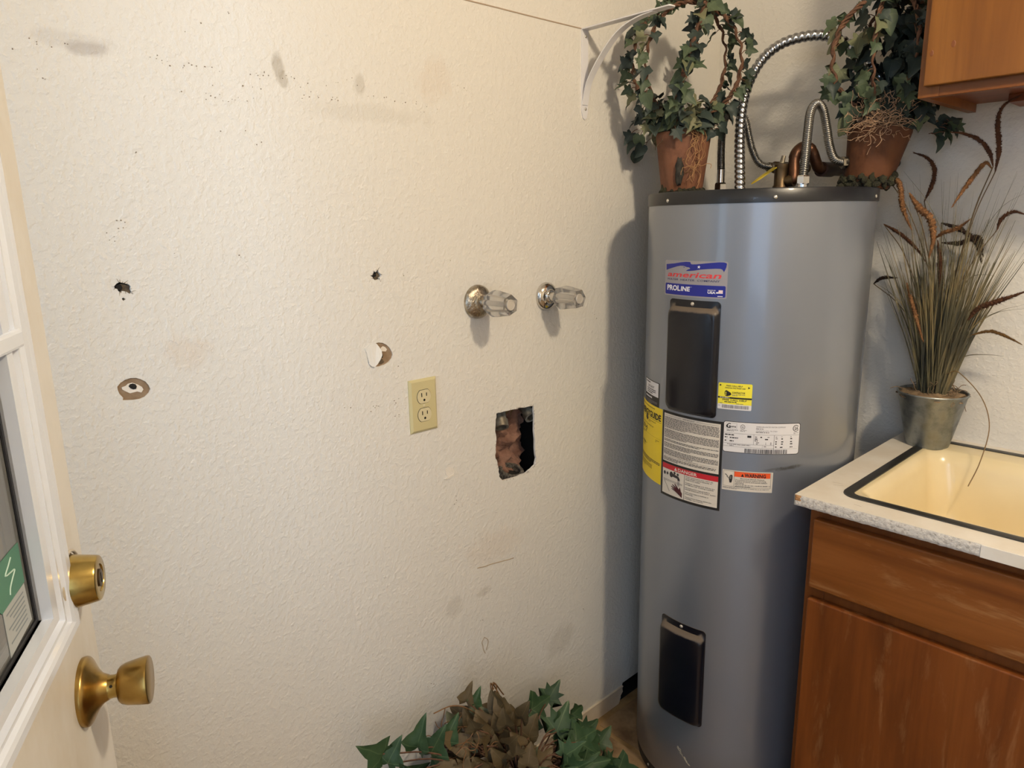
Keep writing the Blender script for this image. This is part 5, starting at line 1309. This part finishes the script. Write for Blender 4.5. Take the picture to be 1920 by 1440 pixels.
for P in [[(0.7123, -0.1, 1.1035), (0.7313, -0.0933, 1.1327), (0.7711, -0.0867, 1.1404), (0.8025, -0.08, 1.1397)], [(0.6826, -0.1, 1.03), (0.7404, -0.1133, 1.1954), (0.7896, -0.1267, 1.2427), (0.8429, -0.14, 1.2651)], [(0.6815, -0.1, 1.03), (0.7203, -0.1067, 1.168), (0.7773, -0.1133, 1.2346), (0.84, -0.12, 1.254)], [(0.6646, -0.1, 1.03), (0.6, -0.1, 1.2189), (0.5593, -0.1, 1.2676), (0.52, -0.1, 1.2914)], [(0.6689, -0.08, 1.03), (0.7015, -0.08, 1.2744), (0.7494, -0.08, 1.3188), (0.8284, -0.08, 1.2818)], [(.69, -.1, 1.03), (.70, -.12, 1.3), (.64, -.13, 1.46), (.575, -.14, 1.55)], [(.69, -.1, 1.03), (.71, -.12, 1.3), (.76, -.12, 1.45), (.82, -.12, 1.5)]]:
    blade(P, .0024)
obj('grass_blade', bm, M_blade, t3, kind='stuff')
bm = NB(); tube(bm, crom([(0.6840, -0.1, 1.03), (.690, -.1, 1.075), (0.7100, -0.108, 1.094), (0.7317, -0.12, 1.0968), (0.784, -0.14, 1.0527), (0.8108, -0.16, 0.9942), (0.8071, -0.18, 0.9179), (0.7948, -0.2, 0.8613)], 8), .0011, 6)
obj('drooping_blade', bm, mat('brown_stalk', srgb(120, 96, 62), .6), t3)
SEED = [[(0.7502, -0.12, 1.5389), (0.7518, -0.12, 1.5843), (0.7431, -0.12, 1.6439), (0.7512, -0.12, 1.6726), (0.7791, -0.12, 1.6887)], [(0.7451, -0.12, 1.5501), (0.7361, -0.125, 1.5799), (0.7147, -0.13, 1.6064), (0.6843, -0.135, 1.622), (0.6638, -0.14, 1.6258)], [(0.7436, -0.12, 1.5458), (0.7342, -0.135, 1.5579), (0.7227, -0.15, 1.5363), (0.7056, -0.165, 1.5006), (0.6931, -0.18, 1.4675)], [(0.6024, -0.07, 1.4822), (0.6154, -0.07, 1.5213), (0.6166, -0.07, 1.5533), (0.6005, -0.07, 1.5792), (0.5683, -0.07, 1.5947)], [(0.5403, -0.16, 1.5468), (0.5769, -0.17, 1.5246), (0.5931, -0.18, 1.4737), (0.6082, -0.19, 1.4443), (0.6237, -0.2, 1.4211)], [(0.6049, -0.18, 1.5), (0.6298, -0.19, 1.4693), (0.6603, -0.2, 1.4414), (0.6727, -0.21, 1.4007), (0.6714, -0.22, 1.3624)], [(0.6718, -0.2, 1.4004), (0.693, -0.2133, 1.4143), (0.721, -0.2267, 1.4233), (0.7452, -0.24, 1.4406)], [(0.6405, -0.06, 1.4328), (0.6796, -0.0567, 1.4179), (0.7141, -0.0533, 1.388), (0.7287, -0.05, 1.3439)], [(0.6452, -0.06, 1.3877), (0.683, -0.0567, 1.3867), (0.718, -0.0533, 1.3999), (0.7302, -0.05, 1.3583)], [(0.7577, -0.08, 1.4157), (0.7654, -0.0867, 1.4408), (0.7867, -0.0933, 1.455), (0.8098, -0.1, 1.4491)], [(0.5178, -0.1, 1.2887), (0.5411, -0.11, 1.3047), (0.577, -0.12, 1.3069)], [(0.7316, -0.12, 1.2159), (0.7537, -0.1267, 1.2482), (0.7978, -0.1333, 1.2706), (0.8397, -0.14, 1.2918)], [(0.7428, -0.11, 1.1855), (0.7741, -0.1033, 1.1963), (0.8038, -0.0967, 1.1877), (0.8328, -0.09, 1.1722)], [(0.6057, -0.14, 1.2983), (0.6291, -0.1533, 1.2452), (0.6487, -0.1667, 1.205), (0.6663, -0.18, 1.1714)], [(0.6546, -0.12, 1.3956), (0.6643, -0.1133, 1.3357), (0.6688, -0.1067, 1.2623), (0.6691, -0.1, 1.1869)], [(0.5281, -0.1, 1.4321), (0.5699, -0.1, 1.407), (0.6082, -0.1, 1.3727), (0.6279, -0.1, 1.3461)]]
SR = [.0072, .0066, .0068, .0070, .0085, .0105, .0060, .0085, .0080, .0055, .0055, .0085, .0050, .0065, .0070, .0060]
SC = [1, 1, 0, 1, 0, 0, 0, 2, 2, 1, 2, 1, 3, 0, 1, 1]
MS = [mat('seed_head_tan', srgb(150, 106, 66), .85, var=70, c2=srgb(112, 74, 42), bump=(300, .8, .004)), mat('seed_head_rust', srgb(100, 60, 32), .85, var=70, c2=srgb(72, 42, 24), bump=(300, .8, .004)), mat('seed_head_dark', srgb(58, 38, 26), .85, var=70, c2=srgb(38, 25, 18), bump=(300, .8, .004)), mat('seed_head_gold', srgb(116, 84, 38), .85, var=70, c2=srgb(92, 64, 28), bump=(300, .8, .004))]
M_stalk = mat('seed_stalk', srgb(96, 80, 56), .7)
for P, r, ci in zip(SEED, SR, SC):
    C = resample(crom(P, 12), .0016); n = len(C); bm = NB(); sd = rnd.random() * 50
    tube(bm, C, lambda i, a: r * min(1, .25 + 3 * i / n, .12 + 2.2 * (1 - i / n)) * (.60 + .40 * mnoise.noise((i * .55, a * 1.3, sd)) + .2 * rnd.uniform(-1, 1)), 9)
    for k in range(int(n * 11)):      # bristles
        i = rnd.randrange(n - 1); tt = (C[i + 1] - C[i]).normalized(); _, u, v = frame(tt); a = rnd.uniform(0, 2 * PI); o = u * math.cos(a) + v * math.sin(a)
        rr = r * min(1, .25 + 3 * i / n, .12 + 2.2 * (1 - i / n)); b = C[i] + o * rr * .45; e = C[i] + o * rr * rnd.uniform(.8, 1.55) + tt * rnd.uniform(.004, .008)
        sd2 = tt.cross(o) * .0004
        bm.faces.new([bm.verts.new(b - sd2), bm.verts.new(b + sd2), bm.verts.new(e)])
    h = obj('seed_head', bm, MS[ci], t3, smooth=True)
    b0 = Vector(P[0]); base = top + Vector((rnd.uniform(-.012, .012), rnd.uniform(-.012, .012), -.01))
    if P[0] in (SEED[6][0],): continue
    side = Vector((b0.x - base.x, b0.y - base.y, 0))
    bm = NB(); tube(bm, crom([base, base + side * .22 + Vector((0, 0, (b0.z - base.z) * .5)), base + side * .6 + Vector((0, 0, (b0.z - base.z) * .82)), b0], 6), .0011, 5)
    obj('stalk', bm, M_stalk, h)

# --- ivy plant on the floor against the left wall
rnd = random.Random(47)
P4 = Vector((.20, -1.02, 0))
t4 = thing('ivy_plant', 'mixed green and dried ivy plant on the floor against the left wall', 'plant', P4)
M_wick = mat('wicker', srgb(112, 78, 46), .8, var=60, c2=srgb(78, 52, 30))
bm = NB()
for k in range(15):
    z = .008 + k * .0125; rr = .085 + .035 * (k / 14)
    tube(bm, [P4 + Vector(((rr + .004 * (-1) ** (i + k)) * math.cos(2 * PI * i / 28), (rr + .004 * (-1) ** (i + k)) * math.sin(2 * PI * i / 28), z)) for i in range(28)], .0064, 6, closed=True)
for i in range(14):
    a = 2 * PI * (i + .5) / 14; tube(bm, [P4 + Vector((.085 * math.cos(a), .085 * math.sin(a), .002)), P4 + Vector((.122 * math.cos(a), .122 * math.sin(a), .195))], .004, 6)
lathe(bm, [(0, .084), (.004, .086)], P4, n=28); lathe(bm, [(.16, .11), (.165, .10)], P4, n=28)
obj('basket', fix(bm), M_wick, t4, smooth=True)
bm_tw = NB()
CEN = P4 + Vector((0, 0, .20))
def spray(p, key, size, direc=None, nrm=None, kind=None):
    p = Vector(p); b = CEN.lerp(p, .15)
    tube(bm_tw, crom([b, b.lerp(p, .55) + Vector((0, 0, .035)), p], 5), .0018, 5, caps=False)
    d = Vector(direc) if direc else (p - CEN).normalized() + Vector((rnd.uniform(-.4, .4), rnd.uniform(-.4, .4), rnd.uniform(-.5, .3)))
    n = Vector(nrm) if nrm else CAMV + Vector((0, 0, .8)) + Vector((rnd.uniform(-1, 1), rnd.uniform(-1, 1), rnd.uniform(-1, 1))) * .6
    leaf(t4, p, d, n, size, key, kind, rnd)
for k in range(70):     # green leaves towards the back wall
    a = R(rnd.uniform(-30, 120)); rr = rnd.uniform(.10, .27); z = .39 - 1.15 * rr + rnd.uniform(-.06, .02)
    p = P4 + Vector((rr * math.cos(a) * .62, rr * math.sin(a) + .03, max(.02, z)))
    p.x = max(p.x, .035); spray(p, rnd.choice('dddd'), rnd.uniform(.060, .085), kind=rnd.choice((0, 0, 1, 1, 3)))
for k in range(24):     # green leaves towards the door side
    a = R(rnd.uniform(200, 290)); rr = rnd.uniform(.12, .27); p = P4 + Vector((rr * math.cos(a) * .7, rr * math.sin(a), .40 - .5 * rr + rnd.uniform(-.10, -.02)))
    p.x = max(p.x, .035); spray(p, 'd', rnd.uniform(.055, .08), kind=rnd.choice((0, 1, 1, 3)))
for k in range(100):     # dried centre
    u = Vector((rnd.gauss(0, 1), rnd.gauss(0, 1), abs(rnd.gauss(0, 1)))).normalized() * rnd.uniform(.5, 1)
    p = P4 + Vector((-.035 + u.x * .10, -.055 + u.y * .13, .25 + u.z * .155)); p.x = max(p.x, .03)
    spray(p, rnd.choice('eeeeeeec'), rnd.uniform(.036, .052), kind=rnd.choice((2, 2, 2, 0)))
for (y, z, x, s, key, dy, dz, kd) in ((-.80, .245, .07, .060, 'd', .7, .7, 1), (-.865, .255, .075, .07, 'd', .6, .1, 0), (-.90, .275, .10, .075, 'd', -.3, -.4, 0), (-.72, .165, .08, .05, 'd', .9, .1, 3), (-.70, .10, .10, .07, 'd', 1, .3, 1), (-.745, .10, .12, .09, 'd', .5, -.4, 0), (-.64, .045, .11, .06, 'd', .7, .5, 0), (-.68, .02, .16, .075, 'd', .9, -.1, 1), (-1.305, .395, .09, .07, 'd', -.6, .5, 0), (-1.30, .375, .10, .06, 'd', .3, .6, 0), (-1.225, .37, .10, .07, 'd', .15, .95, 3), (-1.16, .355, .11, .06, 'd', .5, .8, 3), (-1.20, .345, .11, .07, 'd', .1, .3, 0), (-1.25, .34, .12, .07, 'd', -.2, .2, 1), (-1.09, .41, .10, .045, 'e', .2, .9, 3), (-1.075, .40, .11, .04, 'd', .3, .9, 3)):
    spray((x, y, z), key, s, (.1, dy, dz), CAMV + Vector((0, rnd.uniform(-.2, .2), .35)), kd)
bm = NB()
for P in ([(.10, -1.06, .30), (.10, -1.02, .37), (.085, -1.005, .405), (.09, -1.0, .39)], [(.11, -1.04, .30), (.10, -1.0, .39), (.088, -1.0, .402), (.09, -.985, .37), (.10, -.97, .32)], [(.10, -1.0, .28), (.095, -1.008, .41), (.09, -.97, .36)]): tube(bm, crom(P, 6), .0016, 5)
tube(bm, crom([(.20, -1.00, .30), (.14, -1.045, .34), (.11, -1.09, .395), (.10, -1.13, .42), (.10, -1.18, .428)], 8), [.0014] * 33, 5)
tangle(bm, (.12, -1.13, .33), .06, .06, .04, 24, .0010, rnd, (.06, .12))
obj('dry_stem', bm, mat('dry_stem', srgb(120, 86, 54), .7), t4, kind='stuff')
obj('twig', bm_tw, M_vine, t4, kind='stuff')
